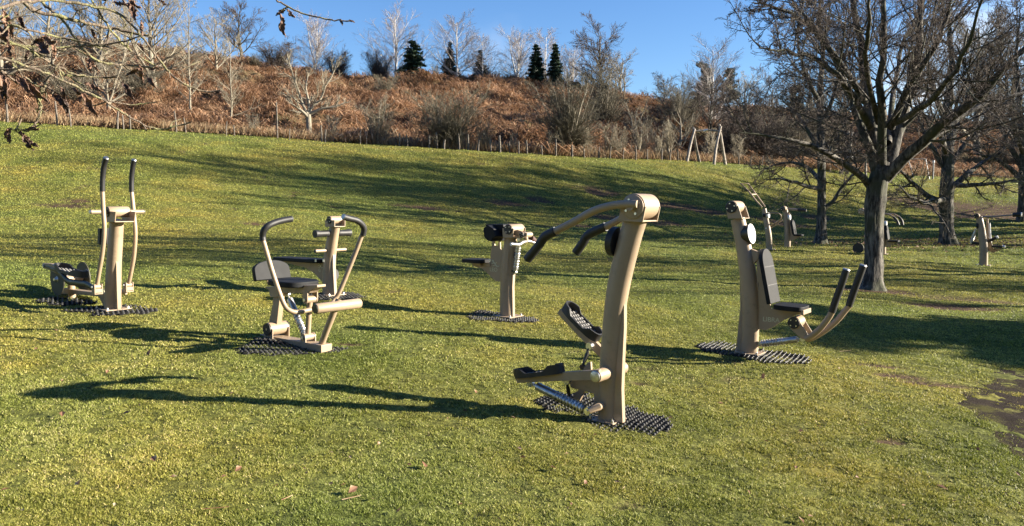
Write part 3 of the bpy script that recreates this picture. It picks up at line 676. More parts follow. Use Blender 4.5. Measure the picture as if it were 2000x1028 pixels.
# ridge line, left to right: (kind, name, px, Y, ytop, label, group, sx)
for (kind, name, px, Y, yt, lab, grp, sx) in [
 ('broad_big','bare_tree',20,72,-60,'tall bare tree at the far left edge, rising out of frame behind the hanging twigs',GT,1.15),
 ('broad_b','bare_tree',120,78,-30,'bare pale tree behind the hanging branch, second from the left edge',GT,1.15),
 ('broad_big','bare_tree',205,84,-70,'tall bare tree leaving the top of the frame, left of the widest pale crown',GT,1.15),
 ('broad_big','bare_tree',310,82,-45,'widest pale bare crown on the left, rising out of the top of the frame',GT,1.21),
 ('forked','bare_tree',222,60,95,'low whitish forked tree standing behind the left posts under the widest pale crown',GT,1.00),
 ('slender','slender_tree',380,63,2,'tall slender bare tree with straight pale trunk on the left of the bank',GT,0.90),
 ('slender','slender_tree',455,64,75,'slender bare tree with rounded crown, right of the tallest slender tree',GT,1.15),
 ('broad_b','bare_tree',430,92,28,'bare grey tree behind the two slender trees',GT,1.03),
 ('broad_dark','bare_tree',480,106,14,'dense dark bare crown on the ridge behind the slender trees',GT,1.26),
 ('shrub_dark','bush',548,108,84,'low dark bush on the ridge left of the white birch above the forked tree',None,1.76),
 ('forked','bare_tree',607,61,92,'pale bare tree forking low above the bracken, its limbs spread in a V',GT,1.00),
 ('birch_b','birch',622,100,36,'white birch with pinkish crown behind the V shaped tree, leftmost birch',GB,1.25),
 ('shrub_dark','bush',664,101,100,'brown bush on the ridge right of the leftmost birch',None,1.10),
 ('birch_a','birch',776,102,34,'tall white birch left of the wide dark fir',GB,1.35),
 ('shrub_dark','bush',742,101,102,'dark twiggy bush at the foot of the tall birch beside the wide fir',None,1.10),
 ('fir_wide','fir_tree',810,99.5,68,'wide dark fir with ragged outline, leftmost of the ridge firs',GF,1.21),
 ('shrub_b','bush',852,104,126,'faint pale bush on the ridge between the wide fir and the next birch',None,1.00),
 ('birch_a','birch',893,100,44,'wide white birch rising in front of the second fir',GB,1.62),
 ('fir_mid','fir_tree',881,101.0,82,'ragged dark fir half hidden behind a wide birch, second ridge fir',GF,1.10),
 ('birch_a','birch',944,100.4,80,'small thin birch standing in front of the squat third fir',GB,1.22),
 ('fir_mid','fir_tree',939,101.5,98,'squat dark fir with a thin birch in front, third ridge fir',GF,1.38),
 ('birch_b','birch',1009,101,66,'fan shaped white birch standing alone at the middle of the ridge',GB,1.44),
 ('shrub_b','bush',978,104,140,'low pale bush left of the fan shaped birch',None,0.80),
 ('fir_slim','fir_tree',1046,99.5,84,'dark conical fir, left one of the close pair on the ridge',GF,1.32),
 ('birch_a','birch',1064,103.5,72,'pale birch between the pair of conical firs',GB,1.35),
 ('fir_slim','fir_tree',1083,99.5,82,'narrow dark fir, right one of the close pair on the ridge',GF,1.10),
 ('birch_b','birch',1116,103,94,'small reddish birch right of the pair of conical firs',GB,1.25),
 ('broad_dark','bare_tree',1172,97,58,'large many limbed bare tree on the ridge, rightmost tall one against the sky',GT,1.26),
 ('broad_b','bare_tree',1215,96,105,'leaning bare tree on the right flank of the ridge, lower than its many limbed neighbour',GT,1.26),
 ('broad_dark','bare_tree',1292,99,150,'small dark rounded bare tree in the dip of the ridge line',GT,1.26),
 ('pine','pine_tree',1368,92,116,'broad dark pine behind the log swing frame',None,0.80),
 ('pine','pine_tree',1418,96,128,'dark pine right of the broad pine, above the log swing frame',None,0.75),
 ('birch_a','bare_tree',1388,84,100,'tall thin bare tree in front of the two dark pines',GRT,1.35),
 ('shrub_a','bush',1325,80,168,'grey twiggy bush left of the broad pine',None,1.38),
 ('pine','pine_tree',1548,96,160,'small dark pine seen through the twigs left of the mossy tree',None,0.80),
 ('fir_mid','fir_tree',1575,100,182,'dark fir tip seen low through the twigs beside the small pine',None,1.10),
 ('broad_big','bare_tree',255,98,-10,'bare tree on the ridge seen between the two tall trees on the left',GT,1.1),
 ('shrub_a','bush',160,70,140,'olive bush on the bank behind the hanging dead leaves',None,1.6),
 ('shrub_a','bush',285,76,130,'olive bush on the bank behind the low whitish forked tree',None,1.6),
 ('shrub_a','bush',505,98,108,'low brown bush on the ridge right of the slender trees',None,1.4),
 ('shrub_dark','bush',1275,86,205,'dark low thicket at the right end of the bank',None,1.5),
 # on the bank
 ('shrub_b','bush',740,60,192,'pale arching shrub at the foot of the bank below the wide fir',None,1.10),
 ('shrub_a','bush',752,86,150,'low olive bush high on the bank below the tall birch',None,1.03),
 ('shrub_a','bush',872,60,186,'rounded olive shrub on the lower bank with cut pale limbs',None,1.38),
 ('shrub_b','bush',945,59.5,235,'small pale twiggy shrub beside the fence right of the olive shrub',None,1.00),
 ('shrub_a','bush',1107,61,158,'largest grey green vase shaped bush in the middle of the bank',None,1.05),
 ('shrub_a','bush',1178,76,140,'tall brown grey bush behind and right of the largest vase shaped bush',None,0.85),
 ('forked','bare_tree',1236,74,188,'small tree with bright broken limbs on the right of the bank',None,1.00),
 ('shrub_dark','bush',610,72,190,'dark green low bush behind the V shaped tree',None,1.65),
 ('broad_a','bare_tree',1262,68,225,'thin bare tree at the foot of the bank left of the log swing frame',GRT,0.70),
 ('broad_a','bare_tree',1325,70,170,'grey bare tree directly behind the left legs of the log swing frame',GRT,0.80),
 ('broad_dark','bare_tree',1385,73,158,'brown bare tree behind the log swing frame',GRT,1.10),
 ('broad_b','bare_tree',1448,78,150,'bare tree right of the log swing frame',GRT,1.15),
 ('broad_dark','bare_tree',1505,76,160,'dark bare tree behind the ladder handled machine',GRT,1.10),
 ('shrub_dark','bush',1430,70,236,'dark thicket at the lawn edge right of the log swing frame',None,1.65),
 ('shrub_dark','bush',1490,71,228,'dark thicket at the lawn edge between the log swing frame and the slim lawn tree',None,1.65),
 ('shrub_a','bush',1555,74,232,'brown thicket behind the slim lawn tree',None,1.72),
 ('shrub_dark','bush',1625,80,230,'dark thicket right of the slim lawn tree beside the play tower',None,1.65),
 ('broad_a','bare_tree',1570,82,120,'tall bare tree at the lawn edge behind the slim lawn tree',GRT,1.00),
 ('broad_dark','bare_tree',1640,92,140,'dark bare tree behind the play tower',GRT,1.10),
 ('broad_big','bare_tree',1900,90,30,'tall bare tree behind the stocky lawn tree on the right',GRT,1.15),
 ('shrub_a','bush',1700,84,285,'brown thicket behind the mossy tree trunk',None,1.76),
 ('shrub_a','bush',1775,86,292,'brown thicket behind the metal swing frame',None,1.76),
 ('shrub_a','bush',1850,86,290,'brown thicket behind the stocky lawn tree',None,1.76),
 ('shrub_a','bush',1925,87,296,'brown thicket near the right edge of the photo',None,1.76),
 ('shrub_a','bush',1990,88,290,'brown thicket cut by the right edge of the photo',None,1.76),
 ('broad_dark','bare_tree',1975,94,60,'dark bare tree at the right edge behind the far lawn',GRT,1.10),
]:
    plant_px(kind, name, px, Y, yt, lab, cat='tree' if 'bush' not in name else 'bush', group=grp, sx=sx)

# saplings at the foot of the bank
for i, (px, dy, yt, lab) in enumerate([(500,1.5,214,'thin sapling at the bank foot below the dense dark crown'),(655,2,214,'thin sapling at the bank foot right of the V shaped tree'),(905,1,252,'sapling at the fence between the olive shrub and the small pale shrub'),(1000,1.5,248,'sapling at the bank foot below the fan shaped birch'),
    (1075,1,246,'sapling at the fence left of the vase bush stem'),(1150,1.2,240,'sapling at the fence just right of the vase bush'),(1185,2,226,'second sapling right of the vase bush'),(1210,1.5,236,'third sapling right of the vase bush'),(1243,2,222,'pale sapling below the tree with broken limbs'),(1283,1.2,236,'second sapling to the left of the log swing frame'),
    (1306,1.6,222,'sapling just left of the log swing frame'),(1380,2.2,238,'sapling seen between the legs of the log swing frame'),(1440,1.5,250,'sapling at the lawn edge right of the log swing frame')]):
    Y = float(yedge((px - 1000) / F)) + dy
    plant_px('sapling_a', 'sapling', px, Y, yt, lab, cat='sapling', group='saplings along the foot of the bank')

# ---- lawn trees with hand laid limbs
def lawn_tree(name, label, base_px, base_py, limbs, trunk, specs, seed, twigm, barkm, group='bare trees standing on the lawn', Y=None):
    rng = np.random.default_rng(seed); g = ground(base_px, base_py) if Y is None else gx(base_px, Y)
    D = g.y; tr, cr = Acc(), Acc()
    def W(px, py, off=0): v = at(px, py, D + off); return (v.x - g.x, v.y - g.y, v.z - g.z)
    P = smooth_line([W(*q[:2]) for q in trunk], 22); rr = .93 * np.interp(np.linspace(0, len(trunk) - 1, 22), range(len(trunk)), [q[2] * D / F for q in trunk])
    # gently fluted trunk
    Vt, Qt = tubes(P[None], rr[None], 28)
    th = np.tile(np.arange(28) / 28 * 2 * np.pi, 22); zz = np.repeat(np.linspace(0, 1, 22), 28); ax = np.repeat(P, 28, 0)
    k = 1 + (.07 * np.sin(3 * th + 1) + .05 * np.sin(7 * th + 4 * zz) + .03 * rng.normal(size=len(th))) + np.clip(.10 - zz, 0, 1) * 3.5 * (.6 + .5 * np.sin(5 * th))
    tr.add(ax + (Vt - ax) * k[:, None], Qt)
    Ps, Rs = [], []
    for l in limbs:
        pts = [W(x, y, o) for (x, y, o) in l['p']]
        p = smooth_line(pts, 14); p[3:] += rng.normal(size=(11, 3)) * .012 * np.linalg.norm(p[-1] - p[0]) * .35
        r = (np.linspace(1, 0, 14) ** .85 * (l['r'][0] - .3 * l['r'][1]) + .3 * l['r'][1]) * D / F * .92
        Ps.append(p); Rs.append(r)
    Ps, Rs = np.array(Ps), np.array(Rs); tr.tube(Ps, Rs, 10)
    lv = spawn(Ps, Rs, specs[0], rng); tr.tube(lv[0], lv[1], 6)
    grow(lv[0], lv[1], specs[1:], rng, cr)
    o = empty(name, g, 0, label, 'tree', group)
    link('trunk', tr.mesh(name + '_trunk', barkm), o); link('crown', cr.mesh(name + '_crown', twigm), o)
    return o, g
def limb(r, *p): return dict(r=r, p=p)
MAINS = [dict(kids=14, t0=.14, ang=50, angv=12, lr=.38, shape=.5, rr=.28, n=8, wig=.10, up=.05, s=6, rmin=.014, tip=.35),
         dict(kids=9, t0=.12, ang=44, angv=12, lr=.42, rr=.42, n=6, wig=.12, up=.05, s=4, rmin=.007, tip=.4),
         dict(kids=7, t0=.1, ang=40, angv=14, lr=.48, rr=.55, n=5, wig=.14, up=.07, s=3, rmin=.005, tip=.5),
         dict(kids=5, t0=.15, ang=38, angv=14, lr=.55, rr=.6, n=4, wig=.14, up=.07, s=3, rmin=.0035, tip=.6)]
lawn_tree('mossy_tree', 'large mossy bare tree with many spreading limbs, nearest tree on the right of the lawn', 1703, 562,
 [limb((9,3),(1712,395,0),(1690,352,0),(1650,320,-.8),(1595,288,-1.2),(1520,268,-1.5),(1445,258,-1.8)),
  limb((10,3),(1712,340,0),(1695,280,0),(1672,222,.3),(1645,150,.5),(1610,85,.6),(1560,20,.6),(1500,-60,.8)),
  limb((12,4),(1715,330,0),(1700,230,.3),(1684,150,.6),(1676,60,.8),(1662,-20,1),(1640,-160,1.2),(1630,-260,1.2)),
  limb((10,3),(1722,330,0),(1722,240,-.5),(1722,150,-1),(1726,50,-1.3),(1728,-60,-1.5),(1724,-180,-1.6)),
  limb((14,4),(1732,345,0),(1752,260,.3),(1775,190,.5),(1790,110,.6),(1796,20,.6),(1786,-90,.8),(1790,-240,1)),
  limb((8,3),(1740,250,0),(1780,160,-1),(1830,85,-1.5),(1850,20,-1.6),(1880,-80,-1.8)),
  limb((13,4),(1728,350,0),(1775,300,-.5),(1840,245,-1.2),(1900,200,-1.8),(1950,145,-2.2),(2015,80,-2.5),(2090,10,-3)),
  limb((9,3),(1760,318,0),(1830,262,.8),(1900,215,1.4),(1975,188,2),(2060,165,2.5)),
  limb((8,3),(1705,300,0),(1670,210,1.2),(1640,130,2),(1590,60,2.6),(1545,-30,3)),
  limb((7,3),(1700,250,0),(1650,160,-1.5),(1600,120,-2.4),(1540,100,-3),(1480,95,-3.4)),
  limb((7,3),(1690,200,0),(1640,120,-.6),(1590,60,-1),(1530,20,-1.2),(1470,5,-1.5)),
  limb((7,3),(1735,280,0),(1745,180,2),(1760,90,3),(1800,0,3.6),(1840,-120,4)),
  limb((7,3),(1750,240,0),(1800,210,-2),(1860,150,-3.2),(1900,60,-4),(1930,-40,-4.5)),
  limb((6,3),(1715,240,0),(1690,120,-2),(1700,20,-3),(1690,-100,-3.5))],
 [(1700,575,34),(1702,562,27),(1703,548,20),(1706,500,17.5),(1706,440,17.5),(1708,390,20),(1716,345,19),(1724,315,12)],
 MAINS, 61, TWIG, BARK)
SLIM = [dict(kids=9, t0=.2, ang=46, angv=10, lr=.38, shape=.4, rr=.45, n=7, wig=.13, up=.03, s=5, rmin=.02, tip=.35),
        dict(kids=8, t0=.12, ang=40, angv=12, lr=.44, rr=.45, n=6, wig=.11, up=.09, s=4, rmin=.012, tip=.4),
        dict(kids=6, t0=.1, ang=40, angv=14, lr=.5, rr=.55, n=5, wig=.12, up=.06, s=3, rmin=.008, tip=.5),
        dict(kids=3, t0=.15, ang=38, angv=14, lr=.55, rr=.6, n=4, wig=.12, up=.05, s=3, rmin=.006, tip=.6)]
lawn_tree('slim_tree', 'slim bare tree on the far lawn between the fitness machines and the nearest tree', 1602, 476,
 [limb((5,2),(1604,410,0),(1625,395,0),(1645,365,0),(1672,335,0),(1700,300,0)),
  limb((5,2),(1604,355,0),(1580,330,1),(1550,318,2),(1515,322,2.5),(1485,335,3)),
  limb((5,2),(1604,370,0),(1570,362,-2),(1530,350,-3),(1490,352,-4)),
  limb((5,2),(1604,320,0),(1630,280,0),(1655,240,0),(1670,200,0)),
  limb((5,2),(1602,300,0),(1575,250,0),(1550,215,1),(1520,190,1)),
  limb((5,2),(1602,250,0),(1625,200,0),(1640,140,0),(1650,80,0)),
  limb((5,2),(1601,200,0),(1575,150,-1),(1560,90,-1.5),(1550,30,-2)),
  limb((6,2),(1602,170,0),(1608,90,0),(1600,20,0),(1605,-60,0)),
  limb((4,2),(1603,270,0),(1600,220,3),(1590,180,5),(1580,140,6)),
  limb((4,2),(1603,330,0),(1610,300,-3),(1640,290,-5),(1665,290,-6))],
 [(1602,488,24),(1602,477,17),(1603,462,11.5),(1604,430,9),(1604,380,8),(1604,320,8),(1602,240,7),(1602,165,6)],
 SLIM, 62, TWIG_LAWN, BARK)
lawn_tree('stocky_tree', 'stocky bare tree with low branches behind the nearest tree, standing at a leaf strewn patch', 1850, 477,
 [limb((7,2.5),(1846,395,0),(1815,385,0),(1785,360,0),(1760,335,-1),(1740,305,-1)),
  limb((6,2.5),(1846,390,0),(1810,395,-2),(1780,385,-3),(1755,360,-4)),
  limb((7,2.5),(1855,370,0),(1885,345,0),(1915,320,1),(1950,300,1),(1985,270,1)),
  limb((6,2.5),(1855,362,0),(1900,362,-1),(1950,358,-2),(1995,350,-3)),
  limb((6,2.5),(1852,330,0),(1885,280,0),(1925,240,0),(1950,190,0)),
  limb((6,2.5),(1846,330,0),(1815,280,0),(1795,230,1),(1780,180,1)),
  limb((6,2.5),(1850,270,0),(1880,210,1),(1905,150,1),(1915,80,1)),
  limb((6,2.5),(1848,240,0),(1820,170,-1),(1810,100,-2),(1800,30,-2)),
  limb((8,2.5),(1850,210,0),(1858,120,0),(1855,40,0),(1862,-60,0)),
  limb((6,2.5),(1850,300,0),(1870,250,4),(1880,190,6),(1900,130,7)),
  limb((6,2.5),(1850,300,0),(1835,250,-4),(1860,190,-6),(1850,120,-7))],
 [(1852,492,30),(1851,478,21),(1849,462,15),(1848,430,12.5),(1847,390,13.5),(1850,340,12),(1850,270,10),(1850,200,8)],
 SLIM, 63, TWIG_LAWN, BARK)
lawn_tree('edge_tree', 'bare tree cut by the right edge of the photo, above the long armed machine', 1995, 432,
 [limb((6,2.5),(1995,350,0),(1960,320,0),(1925,305,0),(1890,300,0)),
  limb((6,2.5),(1997,330,0),(1965,270,0),(1940,210,0),(1925,150,0)),
  limb((6,2.5),(2000,320,0),(2040,260,0),(2070,200,0),(2080,130,0)),
  limb((7,2.5),(1998,290,0),(1990,200,0),(1985,110,0),(1992,20,0)),
  limb((6,2.5),(1998,260,0),(2025,180,2),(2030,90,2),(2030,0,2)),
  limb((5,2.5),(1998,300,0),(1975,230,-3),(1965,150,-4),(1950,80,-5))],
 [(1996,445,16),(1996,430,11),(1997,400,8),(1998,350,8),(1998,300,7)],
 SLIM, 64, TWIG_LAWN, BARK)
# further trees of the same park, beside the frame on the sun side
for (kind, X, Y, hh, sx, lab) in (('broad_big', 27, 24.5, 14, 1.0, 'bare park tree beyond the right edge of the photo, nearest but one from the camera'),
        ('broad_a', 36, 36, 15, 1.0, 'bare park tree beyond the right edge of the photo, third from the camera'),
        ('broad_big', 35, 43.5, 22, .9, 'bare park tree beyond the right edge of the photo, fourth from the camera'),
        ('broad_b', 43, 47.5, 22, .9, 'bare park tree beyond the right edge of the photo, sixth from the camera'),
        ('broad_b', 46, 48.5, 19, 1.1, 'bare park tree beyond the right edge of the photo, seventh from the camera'),
        ('slender', 30, 16.6, 12, 1.2, 'bare park tree beyond the right edge of the photo, nearest from the camera'),
        ('slender', 37, 21.5, 13, 1.2, 'slender bare park tree beyond the right edge of the photo'),
        ('broad_a', 52, 44.5, 26, .9, 'bare park tree beyond the right edge of the photo, farthest from the camera')):
    plant(kind, 'park_tree', (X, Y, hz(X, Y)), hh, lab, group='park trees beyond the right edge', sx=sx)
for (X, Y, hh, rz, lab) in ((19.8, 11.2, 5.0, 1.0, 'dense low evergreen beyond the right edge of the photo'), (22.5, 13.6, 6.6, 2.4, 'taller dense evergreen beyond the right edge of the photo'), (26.5, 12.2, 8.0, 4.1, 'tallest dense evergreen beyond the right edge of the photo')):
    plant('pine', 'evergreen_tree', (X, Y, hz(X, Y)), hh, lab, rz=rz, sx=1.5)
# ------------------------------------------------------------------ fitness machines
YAW = R(-38)
class Mach:
    def __init__(s, name, label, px, py, yaw=YAW, cat='fitness machine', group=None, Y=None):
        s.B = ground(px, py) if Y is None else gx(px, Y)
        if Y is not None: s.B.z = at(px, py, Y).z
        s.yaw = yaw; s.E = Vector((math.cos(yaw), math.sin(yaw), 0)); s.L = Vector((-math.sin(yaw), math.cos(yaw), 0))
        s.o = empty(name, s.B, yaw, label, cat, group); s.k = s.B.y / F       # metres per pixel
    def pt(s, px, py, lat=0.0):
        d = ray(px, py); t = (lat - (CAM - s.B).dot(s.L)) / d.dot(s.L)
        p = CAM + d * t - s.B
        return Vector((p.dot(s.E), lat, p.z))
    def pts(s, l, lat=0.0): return [s.pt(*(q if len(q) == 3 else (q[0], q[1], lat))) for q in l]
def finish(name, bm, mat, parent, bevel=0, smooth=True, ang=35):
    bmesh.ops.recalc_face_normals(bm, faces=bm.faces[:])
    me = bpy.data.meshes.new(name); bm.to_mesh(me); bm.free()
    me.materials.append(mat)
    if smooth:
        me.polygons.foreach_set('use_smooth', [True] * len(me.polygons)); me.set_sharp_from_angle(angle=R(ang))
    o = link(name, me, parent)
    if bevel:
        b = o.modifiers.new('bevel', 'BEVEL'); b.width = bevel; b.segments = 2; b.limit_method = 'ANGLE'; b.angle_limit = R(40); b.harden_normals = True
    return o
def b_tube(bm, pts, r, seg=14, smooth=0, caps=True, sq=None):
    """tube along points; r number or list; sq = (ax, ay) ellipse factors"""
    if smooth:
        n0 = len(pts); P = smooth_line([tuple(p) for p in pts], smooth)
        rr = [r] * smooth if not isinstance(r, (list, tuple)) else list(np.interp(np.linspace(0, n0 - 1, smooth), range(n0), r))
        pts = [Vector(p) for p in P]
    else: rr = [r] * len(pts) if not isinstance(r, (list, tuple)) else list(r)
    pts = [Vector(p) for p in pts]; n = len(pts); ref = None; rings = []
    for i, p in enumerate(pts):
        t = (pts[min(i+1, n-1)] - pts[max(i-1, 0)]).normalized()
        if ref is None:
            ref = Vector((0, 1, 0)) if abs(t.y) < .8 else Vector((1, 0, 0))
            ref = (ref - t * ref.dot(t)).normalized()
        else: ref = (ref - t * ref.dot(t)).normalized()
        bn = t.cross(ref); fx, fy = sq or (1, 1)
        rings.append([bm.verts.new(p + ref * (math.cos(a) * rr[i] * fy) + bn * (math.sin(a) * rr[i] * fx)) for a in [2*math.pi*k/seg for k in range(seg)]])
    for a, b in zip(rings, rings[1:]):
        for k in range(seg): bm.faces.new((a[k], a[(k+1) % seg], b[(k+1) % seg], b[k]))
    if caps: bm.faces.new(rings[0]); bm.faces.new(rings[-1][::-1])
    return bm
def b_prism(bm, poly, y0, y1):
    """poly: list of Vectors (x,_,z), extruded between y0 and y1"""
    a = [bm.verts.new((p[0], y0, p[2])) for p in poly]; b = [bm.verts.new((p[0], y1, p[2])) for p in poly]; n = len(poly)
    bm.faces.new(a); bm.faces.new(b[::-1])
    for i in range(n): bm.faces.new((a[i], a[(i+1) % n], b[(i+1) % n], b[i]))
    return bm
def b_box(bm, c, s, M=None):
    r = bmesh.ops.create_cube(bm, size=1); M = M or Matrix()
    bmesh.ops.transform(bm, matrix=Matrix.Translation(c) @ M.to_4x4() @ Matrix.Diagonal((*s, 1)), verts=r['verts'])
    return bm
def b_hole_plate(bm, poly, hole, y0, y1):
    """plate with one hole: fills polygon minus hole by triangulation"""
    for y in (y0, y1):
        vs = [bm.verts.new((p[0], y, p[2])) for p in poly]; hs = [bm.verts.new((p[0], y, p[2])) for p in hole]
        es = [bm.edges.new((vs[i], vs[(i+1) % len(vs)])) for i in range(len(vs))] + [bm.edges.new((hs[i], hs[(i+1) % len(hs)])) for i in range(len(hs))]
        bmesh.ops.triangle_fill(bm, edges=es, use_beauty=True)
        if y == y0: a, b = vs, hs
        else: c, d = vs, hs
    for p, q in ((a, c), (b, d)):
        for i in range(len(p)):
            j = (i + 1) % len(p); bm.faces.new((p[i], p[j], q[j], q[i]))
    return bm
B = bmesh.new
def tube(m, name, l, r, mat, lat=0, smooth=0, seg=14, parent=None, sq=None):
    return finish(name, b_tube(B(), m.pts(l, lat), r, seg, smooth, sq=sq), mat, parent or m.o)
def plate(m, name, l, lat, th, mat, bevel=.004, parent=None):
    return finish(name, b_prism(B(), m.pts(l, lat), lat - th/2, lat + th/2), mat, parent or m.o, bevel)
def post(m, l, r, fin=None, fin_th=.045, sq=(1.1, .95)):
    """curved tapering column with a flat fin"""
    p = m.pts(l)
    p[0].z = -.06
    o = finish('post', b_tube(B(), p, r, 24, 26, sq=sq), PAINT, m.o)
    if fin: finish('fin', b_prism(B(), m.pts(fin), -fin_th/2, fin_th/2), PAINT, o, .008)
    bm = B(); b_box(bm, (p[0].x, 0, .012), (r[0] * 3.4, r[0] * 3.1, .014)); o2 = finish('base_plate', bm, PAINT, m.o, .003)
    for sx in (-1, 1):
        for sy in (-1, 1):
            bm = B(); c = Vector((p[0].x + sx * r[0] * 1.42, sy * r[0] * 1.25, .02)); b_tube(bm, [c, c + Vector((0, 0, .022))], [.016, .013], 6); b_tube(bm, [c + Vector((0,0,.02)), c + Vector((0,0,.035))], .007, 8)
            finish('bolt', bm, BOLT, o2)
    return o, p
def disc_cap(m, c, r, sgn, parent, mat=RUBBER, boltm=BOLT, nb=4, rot=.5):
    bm = B(); b_tube(bm, [c, c + Vector((0, sgn * .012, 0)), c + Vector((0, sgn * .016, 0))], [r, r, r * .94], 28)
    o = finish('end_cap', bm, mat, parent)
    for k in range(nb):
        a = rot + k * 2 * math.pi / nb; q = c + Vector((math.cos(a) * r * .66, sgn * .015, math.sin(a) * r * .66))
        bm = B(); b_tube(bm, [q, q + Vector((0, sgn * .006, 0))], r * .11, 10); finish('bolt', bm, boltm, o)
    return o
def head(m, px, py, r, half, cap=RUBBER, plate_poly=None, rot=.5, lat0=0, caps=True, parent=None):
    """bearing housing: lateral cylinder, end caps, U bracket"""
    c = m.pt(px, py, lat0)
    hd = finish('bearing_housing', b_tube(B(), [c - Vector((0, half, 0)), c - Vector((0, half*.97, 0)), c + Vector((0, half*.97, 0)), c + Vector((0, half, 0))], [r*.96, r, r, r*.96], 32), PAINT, parent or m.o)
    if caps:
        disc_cap(m, c - Vector((0, half, 0)), r * .92, -1, hd, cap, rot=rot); disc_cap(m, c + Vector((0, half, 0)), r * .92, 1, hd, cap, rot=rot)
    if plate_poly:
        pp = m.pts(plate_poly, lat0); bm = B()
        b_prism(bm, pp, lat0 - half * .98, lat0 - half * .98 + .012); b_prism(bm, pp, lat0 + half * .98 - .012, lat0 + half * .98)
        lo = sorted(pp, key=lambda v: v.z)[:2]; z = (lo[0].z + lo[1].z) / 2; x0, x1 = sorted((lo[0].x, lo[1].x))
        b_box(bm, ((x0 + x1) / 2, lat0, z + .004), (x1 - x0 - .004, half * 1.9, .012))
        finish('bracket', bm, PAINT, hd, .002)
    return hd, c
def spring(m, a, b, r=.034, coil=(.42, .97), parent=None, name='spring_damper'):
    """gas damper with wound spring: smooth tube then coils, rod eyes at both ends"""
    a, b = Vector(a), Vector(b); d = (b - a); L = d.length; d.normalize(); bm = B()
    b_tube(bm, [a + d * .03, a + d * .13 * L], r * .35, 10)
    b_tube(bm, [a + d * .11 * L, a + d * .12 * L, a + d * coil[0] * L, a + d * (coil[1]) * L, a + d * min(1, coil[1] + .01) * L], [r*.8, r, r, r * .9, r * .6], 18)
    body = finish(name, bm, STEEL, parent or m.o)
    ref = Vector((0, 1, 0)); ref = (ref - d * ref.dot(d)).normalized(); bn = d.cross(ref); pts = []; turns = 9; c0, c1 = coil[0] * L, coil[1] * L
    for i in range(turns * 12 + 1):
        t = i / (turns * 12); an = t * turns * 2 * math.pi
        pts.append(a + d * (c0 + (c1 - c0) * t) + (ref * math.cos(an) + bn * math.sin(an)) * r)
    finish('coil', b_tube(B(), pts, r * .22, 6), STEEL, body)
    for q in (a, b):
        bm = B(); b_tube(bm, [q - Vector((0, .018, 0)), q + Vector((0, .018, 0))], r * .8, 16); b_tube(bm, [q - Vector((0, .026, 0)), q + Vector((0, .026, 0))], r * .38, 10)
        finish('rod_eye', bm, BOLT, body)
    return body
def pad(name, c, U, V_, w, h, th, par, mat=PAD, corner=.35, top_round=False, grooves=0, bevel=.008):
    """cushion in the plane U,V_ centred at c, w along U, h along V_, thickness th along U x V_"""
    U = U.normalized(); V_ = (V_ - U * V_.dot(U)).normalized(); W = U.cross(V_); bm = B(); pts = []
    if top_round:
        for k in range(17):
            a = math.pi * k / 16; pts.append((math.cos(a) * w / 2, h / 2 - w / 2 + math.sin(a) * w / 2))
        pts += [(-w/2, -h/2 + .01), (-w/2 + .01, -h/2), (w/2 - .01, -h/2), (w/2, -h/2 + .01)]
    else:
        e = 2 / corner if corner > 0 else 8
        for k in range(40):
            a = 2 * math.pi * k / 40; cc, ss = math.cos(a), math.sin(a)
            pts.append((math.copysign(abs(cc) ** (2 / e), cc) * w / 2, math.copysign(abs(ss) ** (2 / e), ss) * h / 2))
    f = lambda q, z: bm.verts.new(c + U * q[0] + V_ * q[1] + W * z)
    a = [f(q, -th/2) for q in pts]; b = [f(q, th/2) for q in pts]; n = len(pts)
    bm.faces.new(a[::-1]); bm.faces.new(b)
    for i in range(n): bm.faces.new((a[i], a[(i+1) % n], b[(i+1) % n], b[i]))
    o = finish(name, bm, mat, par, bevel)
    if grooves:
        bm = B()
        for g in range(1, grooves + 1):
            v = -h/2 + h * g / (grooves + 1)
            for z in (th/2 + .0015,):
                q = [c + U * (-w*.46) + V_ * (v - .004) + W * z, c + U * (w*.46) + V_ * (v - .004) + W * z, c + U * (w*.46) + V_ * (v + .004) + W * z, c + U * (-w*.46) + V_ * (v + .004) + W * z]
                lo = [bm.verts.new(x - W * .004) for x in q]; hi = [bm.verts.new(x) for x in q]
                bm.faces.new(hi); bm.faces.new(lo[::-1])
                for i in range(4): bm.faces.new((lo[i], lo[(i+1) % 4], hi[(i+1) % 4], hi[i]))
        finish('seam', bm, RUBBER, o)
    return o
